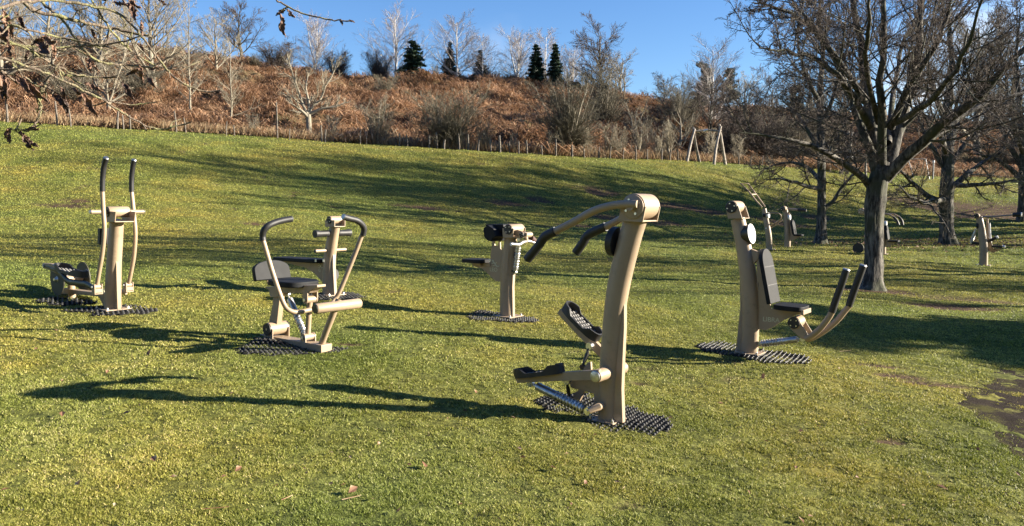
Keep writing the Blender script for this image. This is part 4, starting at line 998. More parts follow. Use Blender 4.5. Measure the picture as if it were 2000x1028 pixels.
def pedal(par, c, X_, up, ln=.42, wd=.17, flip=1):
    """foot tray: stadium rim, high at both ends and cut low in the middle, studded floor"""
    X_ = X_.normalized(); up = (up - X_ * up.dot(X_)).normalized(); Yv = up.cross(X_); bm = B(); n = 48; ring = []
    for k in range(n):
        a = 2 * math.pi * k / n; cc, ss = math.cos(a), math.sin(a)
        x = math.copysign(abs(cc) ** .75, cc) * ln / 2; y = math.copysign(abs(ss) ** .75, ss) * wd / 2
        e = abs(x) / (ln / 2); hgt = .022 + .045 * min(1, max(0, (e - .38) / .22))
        ring.append((x, y, hgt))
    def v(x, y, z): return bm.verts.new(c + X_ * x + Yv * y + up * z)
    ob = [v(x, y, -.018) for x, y, h in ring]; ot = [v(x, y, h) for x, y, h in ring]
    it = [v(x * .93, y * .84, h) for x, y, h in ring]; ib = [v(x * .92, y * .82, .006) for x, y, h in ring]
    for i in range(n):
        j = (i + 1) % n
        for p, q in ((ob, ot), (ot, it), (it, ib)): bm.faces.new((p[i], p[j], q[j], q[i]))
    bm.faces.new(ob[::-1]); bm.faces.new(ib)
    o = finish('pedal', bm, RUBBER, par)
    bm = B(); M3 = Matrix((X_, Yv, up)).transposed()
    for i in range(9):
        for j in range(4):
            x = (-.42 + .84 * i / 8) * ln * .88; y = (-.33 + .66 * (j + .5 * (i % 2) - .25) / 3) * wd * .85
            if abs(x) > ln * .36 and abs(y) > wd * .2: continue
            b_box(bm, c + X_ * x + Yv * y + up * .010, (.022, .018, .010), M3)
    finish('tread', bm, TREAD, o)
    return o
def lettering(m, text, size, loc, par, extra=None):
    cu = bpy.data.curves.new('lettering', 'FONT'); cu.body = text; cu.size = size; cu.extrude = .001; cu.align_x = 'CENTER'
    ob = bpy.data.objects.new('lettering', cu); me = bpy.data.meshes.new_from_object(ob); bpy.data.objects.remove(ob)
    V = np.array([v.co[:] for v in me.vertices]); bm = B(); bm.from_mesh(me); bpy.data.meshes.remove(me)
    bmesh.ops.transform(bm, matrix=Matrix.Translation(loc) @ Matrix.Rotation(math.pi / 2, 4, 'X'), verts=bm.verts[:])
    o = finish('lettering', bm, LIT_GRASS, par, smooth=False)
    if extra:      # small exercising figure above the word, its cut-out shown in lit-grass colour
        bm = B(); k = size
        seg = [((-.05,1.75),(.15,1.6)),((.15,1.6),(.75,.95)),((.2,1.55),(-.45,1.42)),((.35,1.45),(.75,1.62)),((.75,.95),(1.3,1.0)),((.3,1.15),(-.2,.95)),((.55,1.1),(.3,1.15))]
        for (x0, z0), (x1, z1) in seg: b_tube(bm, [loc + Vector((x0*k, 0, z0*k)), loc + Vector((x1*k, 0, z1*k))], .085 * k, 6)
        c = loc + Vector((-.15*k, 0, 1.9*k)); b_tube(bm, [c - Vector((0, .002, 0)), c + Vector((0, .002, 0))], .17 * k, 10)
        finish('figure_emblem', bm, LIT_GRASS, par)
    return o
LIT_GRASS = simple('cutout_lit_grass', (.62, .60, .42), (.5, .5, .33), rough=.7)  # bright tone for sunlit grass seen through cut-outs, put into the letters
GM = 'beige and black fitness machines on the lawn'

# ---- stepper with pull handles (nearest) ----
def stepper():
    m = Mach('step_trainer', 'largest nearest beige machine with two black foot pedals and two long overhead handles', 1196, 824, group=GM)
    post(m, [(1185,824),(1189,740),(1196,650),(1208,560),(1229,470),(1243,425)], [.078,.080,.084,.092,.092,.090],
         [(1217,572),(1222,576),(1222,640),(1219,700),(1217,760),(1219,826),(1184,826),(1188,740),(1196,650),(1206,600)], .055)
    hd, c = head(m, 1252, 404, .108, .135, cap=PAINT, plate_poly=[(1228,402),(1276,404),(1270,434),(1222,431)])
    ax = finish('axle', b_tube(B(), [c + Vector((0,-.19,0)), c + Vector((0,.24,0))], .034, 16), PAINT, m.o)
    for l, gi in ((([(1245,399,-.17),(1222,399,-.18),(1195,402,-.19),(1160,412,-.2),(1120,434,-.2),(1085,452,-.2)]), [(1085,452,-.2),(1072,458,-.2),(1062,465,-.2),(1052,480,-.2),(1030,507,-.2)]),
                  (([(1276,401,.22),(1252,404,.24),(1228,418,.25),(1205,432,.25),(1183,443,.25)]), [(1183,443,.25),(1160,453,.25),(1147,461,.25),(1139,474,.25),(1125,494,.25)])):
        a = tube(m, 'handle_arm', l, .033, PAINT, smooth=22)
        tube(m, 'grip', gi, .042, RUBBER, smooth=18, parent=a)
    # round information disc on the user's side
    q = m.pt(1207, 473); n = Vector((-1, 0, .12)).normalized()
    finish('sign_disc', b_tube(B(), [q, q + n * .055, q + n * .062], [.128, .128, .12], 36), RUBBER, m.o)
    # pivot tube, beams, pedals
    c = m.pt(1192, 726)
    pv = finish('pivot_tube', b_tube(B(), [c + Vector((0, -.25, 0)), c + Vector((0, -.245, 0)), c + Vector((0, .22, 0))], [.05, .056, .056], 24), PAINT, m.o)
    bm = B(); q = c + Vector((0, -.25, 0)); b_tube(bm, [q, q + Vector((0, -.008, 0)), q + Vector((0, -.014, 0))], [.05, .045, .02], 20); finish('tube_cap', bm, STEEL, pv)
    bn = finish('pedal_beam', b_prism(B(), m.pts([(1172,722),(1172,743),(1090,744),(1012,748),(1008,738),(1090,727)], -.23), -.25, -.205), PAINT, m.o, .006)
    a = m.pt(1008, 739, -.23); b = m.pt(1100, 729, -.23); pedal(bn, (a + b) / 2 + Vector((0, 0, .02)), b - a, Vector((0, 0, 1)), (b - a).length * 1.02, .17)
    bf = finish('pedal_beam', b_prism(B(), m.pts([(1096,603),(1090,612),(1130,655),(1180,705),(1200,720),(1204,706),(1160,662)], .2), .18, .225), PAINT, m.o, .006)
    a = m.pt(1100, 601, .2); b = m.pt(1166, 668, .2); d = (b - a).normalized(); up = Vector((-d.z, 0, d.x)) ; up = up if up.z > 0 else -up
    pedal(bf, (a + b) / 2 + up * .02, d, up, (b - a).length * 1.0, .19)
    # central casting, tabs, links
    finish('hub_casting', b_prism(B(), m.pts([(1116,741),(1150,738),(1190,738),(1200,800),(1166,796),(1165,768),(1137,760),(1120,756)]), -.05, .05), PAINT, m.o, .01)
    plate(m, 'link_tab', [(1149,708),(1155,707),(1156,722),(1147,736),(1137,733),(1140,722)], .03, .03, PAINT)
    plate(m, 'link_tab', [(1139,757),(1145,760),(1133,784),(1119,778),(1122,768)], -.03, .03, PAINT)
    for l in ([(1152,676,.12),(1148,686,.10),(1147,692,.1),(1141,706,.06),(1138,717,.05)], [(1108,744,-.12),(1108,752,-.1),(1110,762,-.08),(1112,778,-.05)]):
        P = m.pts(l); o = finish('link_rod', b_tube(B(), [P[0], P[1], P[2], P[-2], P[-1]] if len(P) > 4 else P, [.012,.012,.019,.014,.012][:len(P)], 10), DARKMETAL, m.o)
        bm = B(); b_tube(bm, [P[0] - Vector((0,.02,0)), P[0] + Vector((0,.02,0))], .032, 16); finish('rod_eye', bm, BOLT, o)
        bm = B(); b_tube(bm, [P[-1] - Vector((0,.016,0)), P[-1] + Vector((0,.016,0))], .026, 16); finish('rod_eye', bm, DARKMETAL, o)
    spring(m, m.pt(1037, 749, -.2), m.pt(1148, 803, -.2), .040, (.45, .93))
    P = m.pts([(1150,803,-.22),(1168,795,-.16),(1180,792,0)]); finish('damper_mount', b_tube(B(), P, [.026,.034,.034], 14), PAINT, m.o)
stepper()

# ---- seated press (right) ----
def press_post(m, pl, pr, fin): return post(m, pl, pr, fin)
def press():
    m = Mach('leg_press', 'beige seated machine with tall black backrest and two raised black handles, right of the lawn', 1459, 690, group=GM)
    post(m, [(1464,690),(1466,640),(1466,590),(1461,535),(1452,480),(1441,428)], [.095,.098,.100,.098,.09,.085],
         [(1446,524),(1447,600),(1442,650),(1438,690),(1466,690),(1466,600),(1460,540)], .06)
    hd, c = head(m, 1436, 405, .082, .13, rot=.35, plate_poly=[(1424,402),(1449,402),(1457,427),(1429,427)])
    q = m.pt(1452, 459); n = Vector((1, 0, .16)).normalized()
    d = finish('sign_disc', b_tube(B(), [q, q + n * .10, q + n * .108], [.09, .132, .13], 36), DARKMETAL, m.o)
    finish('sign_face', b_tube(B(), [q + n * .108, q + n * .113], [.130, .128], 36), WHITE, d)
    bm = B(); s = Vector((0, 1, 0)); u = s.cross(n)
    for (a, b, ww, hh) in ((-.0, -.035, .04, .008), (-.0, -.055, .028, .006), (.0, .03, .05, .006)):
        cc = q + n * .1140 + s * a + u * b; v = [bm.verts.new(cc + s * sx * ww/2 + u * sy * hh/2) for sx, sy in ((-1,-1),(1,-1),(1,1),(-1,1))]; bm.faces.new(v)
    finish('print', bm, PRINT, d, smooth=False)
    # side plate carrying the seat
    sp = plate(m, 'side_plate', [(1479,492),(1486,487),(1492,495),(1500,560),(1506,603),(1574,606),(1576,612),(1556,615),(1530,626),(1512,638),(1496,645),(1478,642)], 0, .03, PAINT)
    plate(m, 'bracket', [(1468,486),(1482,492),(1482,506),(1470,520)], 0, .05, PAINT)
    for yy in (552, 584, 604, 630): plate(m, 'clamp', [(1470,yy),(1482,yy),(1482,yy+9),(1470,yy+9)], 0, .05, PAINT)
    lettering(m, 'LIBRA', .085, m.pt(1506, 629, -.0175), sp, False)
    top, bot = m.pt(1492, 486), m.pt(1511, 592)
    bp = pad('backrest', (top + bot) / 2, Vector((0, 1, 0)), top - bot, .36, (top - bot).length, .055, m.o, top_round=True, grooves=2, mat=PAD)
    # the seat
    s0, s1 = m.pt(1519, 598), m.pt(1572, 602)
    pad('seat', (s0 + s1) / 2, Vector((1, 0, -.03)), Vector((0, 1, 0)), (s1 - s0).length * 1.12, .40, .06, m.o, corner=.5)
    plate(m, 'seat_stop', [(1570,604),(1577,604),(1577,613),(1570,613)], 0, .30, PAINT)
    hd2, c2 = head(m, 1556, 629, .078, .11, rot=.78)
    bm = B(); pp = m.pts([(1553,619),(1563,620),(1584,654),(1580,662),(1570,660),(1548,640)]); b_prism(bm, pp, -.10, -.086); b_prism(bm, pp, .086, .10)
    pq = m.pts([(1556,634),(1580,660)]); b_tube(bm, [pq[0], pq[1]], .03, 10)
    finish('lever_bracket', bm, PAINT, hd2, .003)
    for l, g in (([(1574,662,-.1),(1585,656,-.12),(1601,643,-.14),(1617,623,-.16),(1626,608,-.17)], [(1625,610,-.17),(1632,588,-.17),(1645,552,-.17),(1653,527,-.17)]),
                 ([(1576,664,.08),(1592,658,.1),(1615,643,.13),(1636,625,.15),(1653,604,.16),(1659,597,.16)], [(1658,598,.16),(1664,580,.16),(1676,547,.16),(1686,519,.16)])):
        a = tube(m, 'lever', l, .036, PAINT, smooth=20); gg = tube(m, 'grip', g, .042, RUBBER, smooth=10, parent=a)
        P = m.pts(g[-2:]); dd = (P[1] - P[0]).normalized(); finish('grip_cap', b_tube(B(), [P[1], P[1] + dd * .012], [.043, .036], 16), STEEL, gg)
    spring(m, m.pt(1568, 662), m.pt(1484, 672), .040, (.42, .96))
    tube(m, 'damper_mount', [(1464,672,0),(1474,674,0),(1486,673,0)], [.04,.034,.02], PAINT_D)
    tube(m, 'lower_bracket', [(1464,645,0),(1472,648,0),(1473,665,0)], .05, PAINT)
press()

# ---- arm curl machine (middle) ----
def curl():
    m = Mach('curl_trainer', 'small beige machine in the middle with black seat, roof shaped arm pad and spring', 992, 619, group=GM)
    post(m, [(991,619),(990,570),(992,520),(996,480),(999,455)], [.108,.10,.096,.09,.086], [(1004,500),(1006,508),(1003,560),(1004,619),(988,619),(990,560),(995,505)], .06)
    sl = tube(m, 'slot_light', [(993,492,-.088),(991,515,-.092),(989.5,534,-.096)], .012, PAINT)  # thin rod in the post's own paint along its near side
    hd, c = head(m, 1005, 448, .078, .15, rot=.9, plate_poly=[(993,446),(1015,446),(1013,464),(994,464)])
    sp = finish('side_plate', b_hole_plate(B(), m.pts([(963,462),(977,463),(978,486),(980,488),(988,486),(988,551),(969,549),(955,536),(942,525),(926,520),(924,513),(958,513)]),
         m.pts([(978.5,465),(986,465),(985.5,482),(980,483.5),(978.5,478)]) if False else m.pts([(966,470),(974,470),(974,480),(967,480)]) , -.012, .012), PAINT, m.o)
    lettering(m, 'LEO', .085, m.pt(964, 530.5, -.014), sp, True)
    plate(m, 'upper_arm', [(955,463),(962,446),(994,446),(998,466),(986,466),(976,464)], 0, .02, PAINT)
    # arm pad: bent cushion extruded sideways
    pd = finish('arm_pad', b_prism(B(), m.pts([(945,446),(954,440),(965,447),(970,462),(963,466),(962,472),(953,470),(947,463)], -.2), -.22, .22), PAD, m.o, .012)
    bm = B(); pp = m.pts([(954,441),(986,441),(990,452),(966,462)], -.05); 
    finish('top_pad', b_prism(bm, m.pts([(956,438),(992,438),(993,443),(984,458),(968,460),(962,447)], .02), -.10, .2), PAD, m.o, .012)
    a, b = m.pt(913, 509), m.pt(951, 510)
    st = pad('seat', (a + b) / 2, Vector((1, 0, 0)), Vector((0, 1, 0)), .40, .34, .055, m.o, corner=.3)
    plate(m, 'seat_clip', [(955,507),(959,507),(958,512),(956,512)], -.16, .01, STEEL)
    tube(m, 'seat_support', [(938,514,-.05),(939,520,-.05)], .022, PAINT)
    plate(m, 'seat_rail', [(922,513),(960,513),(960,520),(928,521)], 0, .05, PAINT)
    # lever, hub, handles and spring on the right
    plate(m, 'lever_bracket', [(1003,452),(1010,449),(1030,456),(1029,463),(1018,462),(1004,460)], -.07, .014, PAINT); plate(m, 'lever_bracket', [(1003,452),(1010,449),(1030,456),(1029,463),(1018,462),(1004,460)], .07, .014, PAINT)
    c = m.pt(1027, 459); hb = finish('lever_hub', b_tube(B(), [c + Vector((0,-.1,0)), c + Vector((0,.12,0))], .042, 20), PAINT, m.o); disc_cap(m, c + Vector((0,-.1,0)), .04, -1, hb)
    tube(m, 'handle_stem', [(1027,462,0),(1028,469,0),(1027,473,0)], .03, PAINT)
    h1 = tube(m, 'handle', [(1027,472,0),(1020,474,-.12),(1014,478,-.2),(1006,478,-.27),(998,477,-.34)], .026, STEEL, smooth=14); h2 = tube(m, 'handle', [(1028,471,0),(1036,472,.1),(1044,475,.2),(1052,476,.28),(1060,473,.36)], .026, STEEL, smooth=14)
    tube(m, 'counter_pad', [(1036,465,.1),(1042,470,.2)], .05, simple('dark_red_rubber', (.07, .03, .025), rough=.6))
    spring(m, m.pt(1014, 467), m.pt(1006, 532), .038, (.25, .95))
    tube(m, 'damper_mount', [(1000,528,0),(1007,531,0)], .035, DARKMETAL)
    P = m.pts([(1005,492,.02),(1004,515,.02)]); finish('rear_disc', b_tube(B(), [P[0], P[1]], .03, 12), RUBBER, m.o)
curl()

# ---- sit-up bench (behind the rower) ----
def situp():
    m = Mach('situp_bench', 'beige post with long black bench and foot rollers, behind the rowing machine', 645, 577, group=GM)
    post(m, [(644,577),(643,540),(644,505),(649,470),(654,442)], [.115,.105,.096,.088,.08], [(650,464),(653,472),(653,520),(656,577),(640,577),(643,520),(647,480)], .06)
    hd, c = head(m, 654, 430, .062, .11, rot=.9, plate_poly=[(645,430),(664,430),(664,443),(646,443)])
    for c, r, n in ((m.pt(650, 456), .058, 'foot_roller'),):
        ax = finish('roller_axle', b_tube(B(), [c + Vector((0,-.3,0)), c + Vector((0,.3,0))], .02, 12), PAINT, m.o)
        for s in (-1, 1):
            o = finish(n, b_tube(B(), [c + Vector((0, s*t, 0)) for t in (.09, .1, .16, .22, .28, .34, .35)], [r*.8, r*.9, r*.86, r*.84, r*.9, r*1.05, r], 24), RUBBER, m.o)
    c = m.pt(646, 489)
    for s in (-1, 1):
        o = finish('foot_peg', b_tube(B(), [c + Vector((0, s*.05, 0)), c + Vector((0, s*.30, 0))], .026, 14), PAINT, m.o); finish('peg_cap', b_tube(B(), [c + Vector((0, s*.30, 0)), c + Vector((0, s*.31, 0))], .027, 14), RUBBER, o)
    a, b = m.pt(549, 505), m.pt(630, 510)
    bn = pad('bench_pad', (a + b) / 2, b - a, Vector((0, 1, 0)), (b - a).length * 1.08, .34, .06, m.o, corner=.25, bevel=.012)
    sp = plate(m, 'side_plate', [(548,509),(640,514),(640,556),(630,550),(615,534),(598,523),(560,514)], 0, .03, PAINT)
    lettering(m, 'G', .07, m.pt(624, 531, -.017), sp, True)
    for x in (615, 630): plate(m, 'bench_clip', [(x,506),(x+3,506),(x+3,512),(x,512)], -.172, .008, STEEL)
    q = m.pt(650, 537, .06); n = Vector((1, 0, 0)); finish('sign_disc', b_tube(B(), [q, q + n * .03, q + n * .035], [.10, .10, .095], 32), RUBBER, m.o)
situp()

# ---- rowing machine ----
def rower():
    m = Mach('rowing_machine', 'beige rowing machine with rounded black seat and two curved black grips, left of the middle', 580, 672, group=GM)
    G = m.pt(580, 672)
    bm = finish('base_beam', b_prism(B(), m.pts([(517,652),(638,673),(638,688),(517,664)]), -.075, .075), PAINT, m.o, .006)
    hd, c = head(m, 540, 641, .075, .12, plate_poly=[(531,640),(549,641),(549,662),(531,660)], caps=False)
    o = finish('end_cap', b_tube(B(), [c + Vector((0,-.12,0)), c + Vector((0,-.135,0))], .073, 28), RUBBER, hd); finish('end_cap', b_tube(B(), [c + Vector((0,.12,0)), c + Vector((0,.135,0))], .073, 28), RUBBER, hd)
    finish('bolt', b_tube(B(), [c + Vector((0,-.135,0)), c + Vector((0,-.14,0))], .012, 10), BOLT, o)
    finish('rear_link', b_prism(B(), m.pts([(529,634),(545,637),(549,600),(552,572),(540,570),(536,600)]), -.035, .035), PAINT, m.o, .006)
    # front link with clevises
    l = tube(m, 'front_link', [(601,657,0),(604,600,0),(606,585,0)], .032, PAINT)
    for (cx, cy, up) in ((602, 658, 1), (606, 585, -1)):
        c = m.pt(cx, cy); k = finish('clevis', b_tube(B(), [c + Vector((0,-.06,0)), c + Vector((0,.06,0))], .04, 20), PAINT, m.o)
        for s in (-1, 1):
            poly = [Vector((c.x - .04, 0, c.z)), Vector((c.x + .04, 0, c.z))]
            arc = [Vector((c.x + .045 * math.cos(a), 0, c.z + up * .045 * math.sin(a))) for a in [math.pi * t / 8 for t in range(9)]]
            pr = arc + [Vector((c.x - .045, 0, c.z - up * .10)), Vector((c.x + .045, 0, c.z - up * .10))]
            finish('clevis_plate', b_prism(B(), pr, s * .066 - .007, s * .066 + .007), PAINT, k, .002)
        finish('bolt', b_tube(B(), [c + Vector((0,-.073,0)), c + Vector((0,-.088,0))], .018, 12), BOLT, k)
    spring(m, m.pt(562, 575, .02), m.pt(596, 655, .02), .036, (.4, .97))
    finish('seat_frame', b_prism(B(), m.pts([(526,560),(628,556),(628,561),(616,566),(612,572),(560,572),(550,580),(536,580),(533,566)]), -.06, .06), PAINT, m.o, .006)
    c = m.pt(573, 552); pad('seat', c, Vector((1, 0, -.02)), Vector((0, 1, 0)), .54, .46, .065, m.o, corner=.62, bevel=.014)
    # D shaped backrest
    lo, hi = m.pt(533, 549), m.pt(527, 511)
    c = (lo + hi) / 2; U = Vector((0, 1, 0)); Vv = (hi - lo).normalized(); W = U.cross(Vv); bmx = B(); pts = [(-.24, -.10), (.24, -.10)] + [(.24 * math.cos(a), .01 + .12 * math.sin(a) ** .8 if math.sin(a) > 0 else .01) for a in [math.pi * t / 16 for t in range(17)]]
    a_ = [bmx.verts.new(c + U * x + Vv * y - W * .03) for x, y in pts]; b_ = [bmx.verts.new(c + U * x + Vv * y + W * .03) for x, y in pts]
    bmx.faces.new(a_[::-1]); bmx.faces.new(b_)
    for i in range(len(pts)): j = (i + 1) % len(pts); bmx.faces.new((a_[i], a_[j], b_[j], b_[i]))
    bk = finish('backrest', bmx, PAD, m.o, .010)
    bmx = B(); 
    for y in (-.06, .06): b_tube(bmx, [c + U*y - Vv*.09 - W*.02, c + U*y - Vv*.16 - W*.0], .014, 8)
    finish('backrest_stay', bmx, PAINT, bk)
    # U shaped arms
    for l, g in (([(514,470,-.5),(530,525,-.44),(545,570,-.40),(556,597,-.37),(566,607,-.33),(582,610,-.24),(612,604,-.04)], [(569,428,-.18),(556,430,-.26),(540,434,-.36),(524,441,-.46),(515,451,-.5),(513,462,-.5),(514,471,-.5)]),
                 ([(707,459,.5),(695,492,.46),(680,530,.40),(664,568,.34),(655,584,.30),(648,594,.22),(634,602,.06)], [(671,424,.20),(682,427,.28),(697,431,.38),(707,439,.46),(711,448,.5),(709,460,.5)])):
        a = tube(m, 'handle_arm', l, .026, PAINT, smooth=30); gg = tube(m, 'grip', g, .034, RUBBER, smooth=24, parent=a)
        P = m.pts(g[:2]); dd = (P[0] - P[1]).normalized(); finish('grip_cap', b_tube(B(), [P[0], P[0] + dd * .01], [.035, .028], 16), STEEL, gg)
    c0, c1 = m.pt(614, 605, -.30), m.pt(704, 591, .30); c0.x = c1.x = (c0.x + c1.x) / 2; c0.z = c1.z = (c0.z + c1.z) / 2
    f = finish('foot_bar', b_tube(B(), [c0, c0 + Vector((0,.01,0)), c1 - Vector((0,.01,0)), c1], [.05,.055,.055,.05], 22), PAINT, m.o)
    finish('bar_cap', b_tube(B(), [c0, c0 - Vector((0,.012,0))], [.05, .046], 20), DARKMETAL, f)
    tube(m, 'front_leg', [(626,678,0),(640,640,0),(655,603,0),(662,585,.04)], .036, PAINT)
rower()

# ---- elliptical cross trainer (left) ----
def cross():
    m = Mach('cross_trainer', 'beige cross trainer with two tall black tipped bars and dark round flywheels, leftmost machine', 220, 605, group=GM)
    post(m, [(220,605),(221,560),(223,510),(226,465),(228,430)], [.105,.098,.092,.088,.084], [(226,461),(229,466),(231,540),(233,605),(216,605),(221,540),(224,490)], .05)
    hd, c = head(m, 230, 414, .068, .13, caps=False, plate_poly=[(218,412),(246,414),(244,434),(220,433)])
    for s in (-1, 1): finish('end_cap', b_tube(B(), [c + Vector((0,s*.13,0)), c + Vector((0,s*.14,0))], [.064,.058], 28), DARKMETAL, hd)
    ax = finish('axle', b_tube(B(), [c + Vector((0,-.33,0)), c + Vector((0,.33,0))], .026, 16), PAINT, m.o)
    for s in (-1, 1): finish('axle_cap', b_tube(B(), [c + Vector((0,s*.33,0)), c + Vector((0,s*.345,0))], [.028,.02], 14), STEEL, ax)
    plate(m, 'sign_disc', [(209,446),(214,446),(213,478),(209,476)], 0, .24, RUBBER, .006)
    for lat, l, g, cl in ((-.28, [(200,372),(202,413),(204,448),(200.5,490),(193.5,532),(189,560)], [(207.5,309),(203,325),(200.5,348),(200,374)], (190, 565)),
                      (.28, [(257,374),(261,413),(264.5,455),(262,497),(256,532),(251,556)], [(262,313),(259,328),(257,350),(257,375)], (251, 561))):
        l = [(x, y, lat) for x, y in l]; g = [(x, y, lat) for x, y in g]
        a = tube(m, 'swing_bar', l, .026, PAINT, smooth=26); gg = tube(m, 'grip', g, .031, RUBBER, smooth=12, parent=a)
        P = m.pts(g[:2]); dd = (P[0] - P[1]).normalized(); finish('grip_cap', b_tube(B(), [P[0], P[0] + dd * .012], [.032, .025], 16), STEEL, gg)
        q = m.pt(cl[0], cl[1], lat); bm = B()
        for s in (-1, 1): b_box(bm, q + Vector((0, s * .045, 0)), (.08, .012, .13))
        b_box(bm, q + Vector((0, 0, -.058)), (.08, .08, .012)); b_box(bm, q + Vector((.034, 0, -.02)), (.012, .08, .05)); b_tube(bm, [q + Vector((0, -.05, .03)), q + Vector((0, .05, .03))], .034, 16)
        ck = finish('clevis', bm, PAINT, m.o, .003); finish('bolt', b_tube(B(), [q + Vector((0,-.052,.03)), q + Vector((0,-.07,.03))], .018, 12), BOLT, ck)
    # flywheels
    c = m.pt(112, 546, -.17)
    for y in (-.17, .17):
        cc = Vector((c.x, y, c.z)); f = finish('flywheel', b_tube(B(), [cc + Vector((0,-.006,0)), cc + Vector((0,.006,0))], .225, 48), FLYWHEEL, m.o)
        s = -1 if y < 0 else 1; finish('hub_bolt', b_tube(B(), [cc + Vector((0,s*.006,0)), cc + Vector((0,s*.02,0)), cc + Vector((0,s*.045,0))], [.045,.03,.02], 12), BOLT, f)
    finish('crank_axle', b_tube(B(), [Vector((c.x, -.16, c.z)), Vector((c.x, .16, c.z))], .04, 16), PAINT, m.o)
    st = finish('rear_stand', b_tube(B(), [Vector((c.x + .03, 0, c.z)), Vector((c.x + .03, 0, m.pt(126, 584).z))], [.045, .05], 16), PAINT, m.o)
    zb = m.pt(126, 584).z; bm = B(); b_box(bm, (c.x + .03, 0, zb + .008), (.2, .2, .014)); finish('rear_foot', bm, PAINT, st, .003)
    # pedal beams running from crank to swing bars
    b1 = tube(m, 'pedal_beam', [(86,519,-.26),(100,524,-.26),(115,531,-.26),(132,549,-.26),(150,553,-.26),(170,556,-.27),(186,566,-.28)], [.024,.03,.034,.036,.036,.034,.03], DARKMETAL, smooth=20, sq=(1.2, .7))
    r0 = m.pt(88, 519, -.26); finish('roller', b_tube(B(), [r0 + Vector((0,-.03,0)), r0 + Vector((0,.05,0))], .024, 14), STEEL, b1)
    finish('beam_plate', b_prism(B(), m.pts([(86,514),(104,515),(124,532),(120,537),(98,527),(87,524)], -.25), -.275, -.235), PAINT, b1, .004)
    a, b = m.pt(114, 528, -.22), m.pt(166, 545, -.22); pedal(b1, (a + b) / 2 + Vector((0, 0, .035)), b - a, Vector((0, 0, 1)), (b - a).length * 1.05, .2)
    b2 = tube(m, 'pedal_beam', [(142,552,.22),(165,562,.24),(190,568,.26),(215,570,.27),(246,570,.28)], .032, PAINT, smooth=16, sq=(1.2, .7))
    a, b = m.pt(120, 545, .2), m.pt(160, 553, .2); pedal(b2, (a + b) / 2 + Vector((0, 0, .05)), b - a, Vector((0, 0, 1)), (b - a).length * 1.1, .2)
    finish('main_beam', b_prism(B(), m.pts([(128,562),(152,566),(216,574),(216,584),(200,579),(150,574),(128,574)]), -.05, .05), PAINT, m.o, .006)
    gp = finish('gusset', b_prism(B(), m.pts([(188,574),(218,574),(218,603),(205,602),(202,594),(196,582)]), -.014, .014), PAINT, m.o, .003)
    lettering(m, 'A', .08, m.pt(204, 590, -.016), gp, True)
cross()

# ------------------------------------------------------------------ rubber grid mats
def mat(key, label, yaw=YAW + R(38)):
    pl = MPOLY[key]; c = pl.mean(0); ca, sa = math.cos(yaw), math.sin(yaw); cell = .056 if c[1] < 8.5 else .066
    o0 = Vector((c[0], c[1], hz(c[0], c[1])))
    mn = 1.9; rng = np.random.default_rng(abs(hash(key)) % 1000 if False else len(key) * 7 + ord(key[0]))
    bm = B(); bs = B(); nn = int(mn / cell)
    for i in range(-nn, nn + 1):
        for j in range(-nn, nn + 1):
            lx = (i + .5 * (j % 2)) * cell; ly = j * cell * .87
            x = c[0] + ca * lx - sa * ly; y = c[1] + sa * lx + ca * ly
            jt = .13 * float(fbm(np.array([x]), np.array([y]), .25, 2, 90)[0])
            if not inpoly(np.array([[x + jt, y + jt]]), pl)[0]: continue
            z = hz(x, y) + float(lawn_disp(np.array([x]), np.array([y]))[0]) + -.002 + .007 * rng.random() + .012 * float(vnoise(np.array([x]), np.array([y]), .3, 5)[0])
            P = Vector((x, y, z)) - o0; r1, r0, h = cell * .50, cell * .36, .009
            rg = [[bm.verts.new(P + Vector((math.cos(yaw + a) * r, math.sin(yaw + a) * r, zz))) for a in [R(60 * k + 30) for k in range(6)]] for r, zz in ((r1, -.02), (r1, h), (r0, h), (r0, -.02))]
            for u, v in zip(rg, rg[1:]):
                for k in range(6): bm.faces.new((u[k], u[(k+1) % 6], v[(k+1) % 6], v[k]))
            for (dx, dy) in ((r1 * .86, r1 * .5),):
                q = P + Vector((ca * dx - sa * dy, sa * dx + ca * dy, h)); b_tube(bs, [q - Vector((0, 0, .006)), q + Vector((0, 0, .010))], [cell * .20, cell * .13], 6)
    root = empty('rubber_mat', o0, 0, label, 'rubber mat', 'black rubber grass mats under the machines')
    finish('grid', bm, MATR, root, smooth=False); finish('stud', bs, STUDM, root, smooth=False)['kind'] = 'stuff'
mat('stepper', 'black studded rubber grid mat under the nearest step machine')
mat('press', 'black studded rubber grid mat under the seated machine with tall backrest')
mat('curl', 'black rubber grid mat under the small middle machine with the arm pad')
mat('situp', 'black rubber grid mat under the bench with foot rollers')
mat('rower', 'black rubber grid mat under the rowing machine')
mat('cross', 'black rubber grid mat under the post of the cross trainer')
mat('cross_rear', 'dark rubber grid mat under the flywheels of the cross trainer')

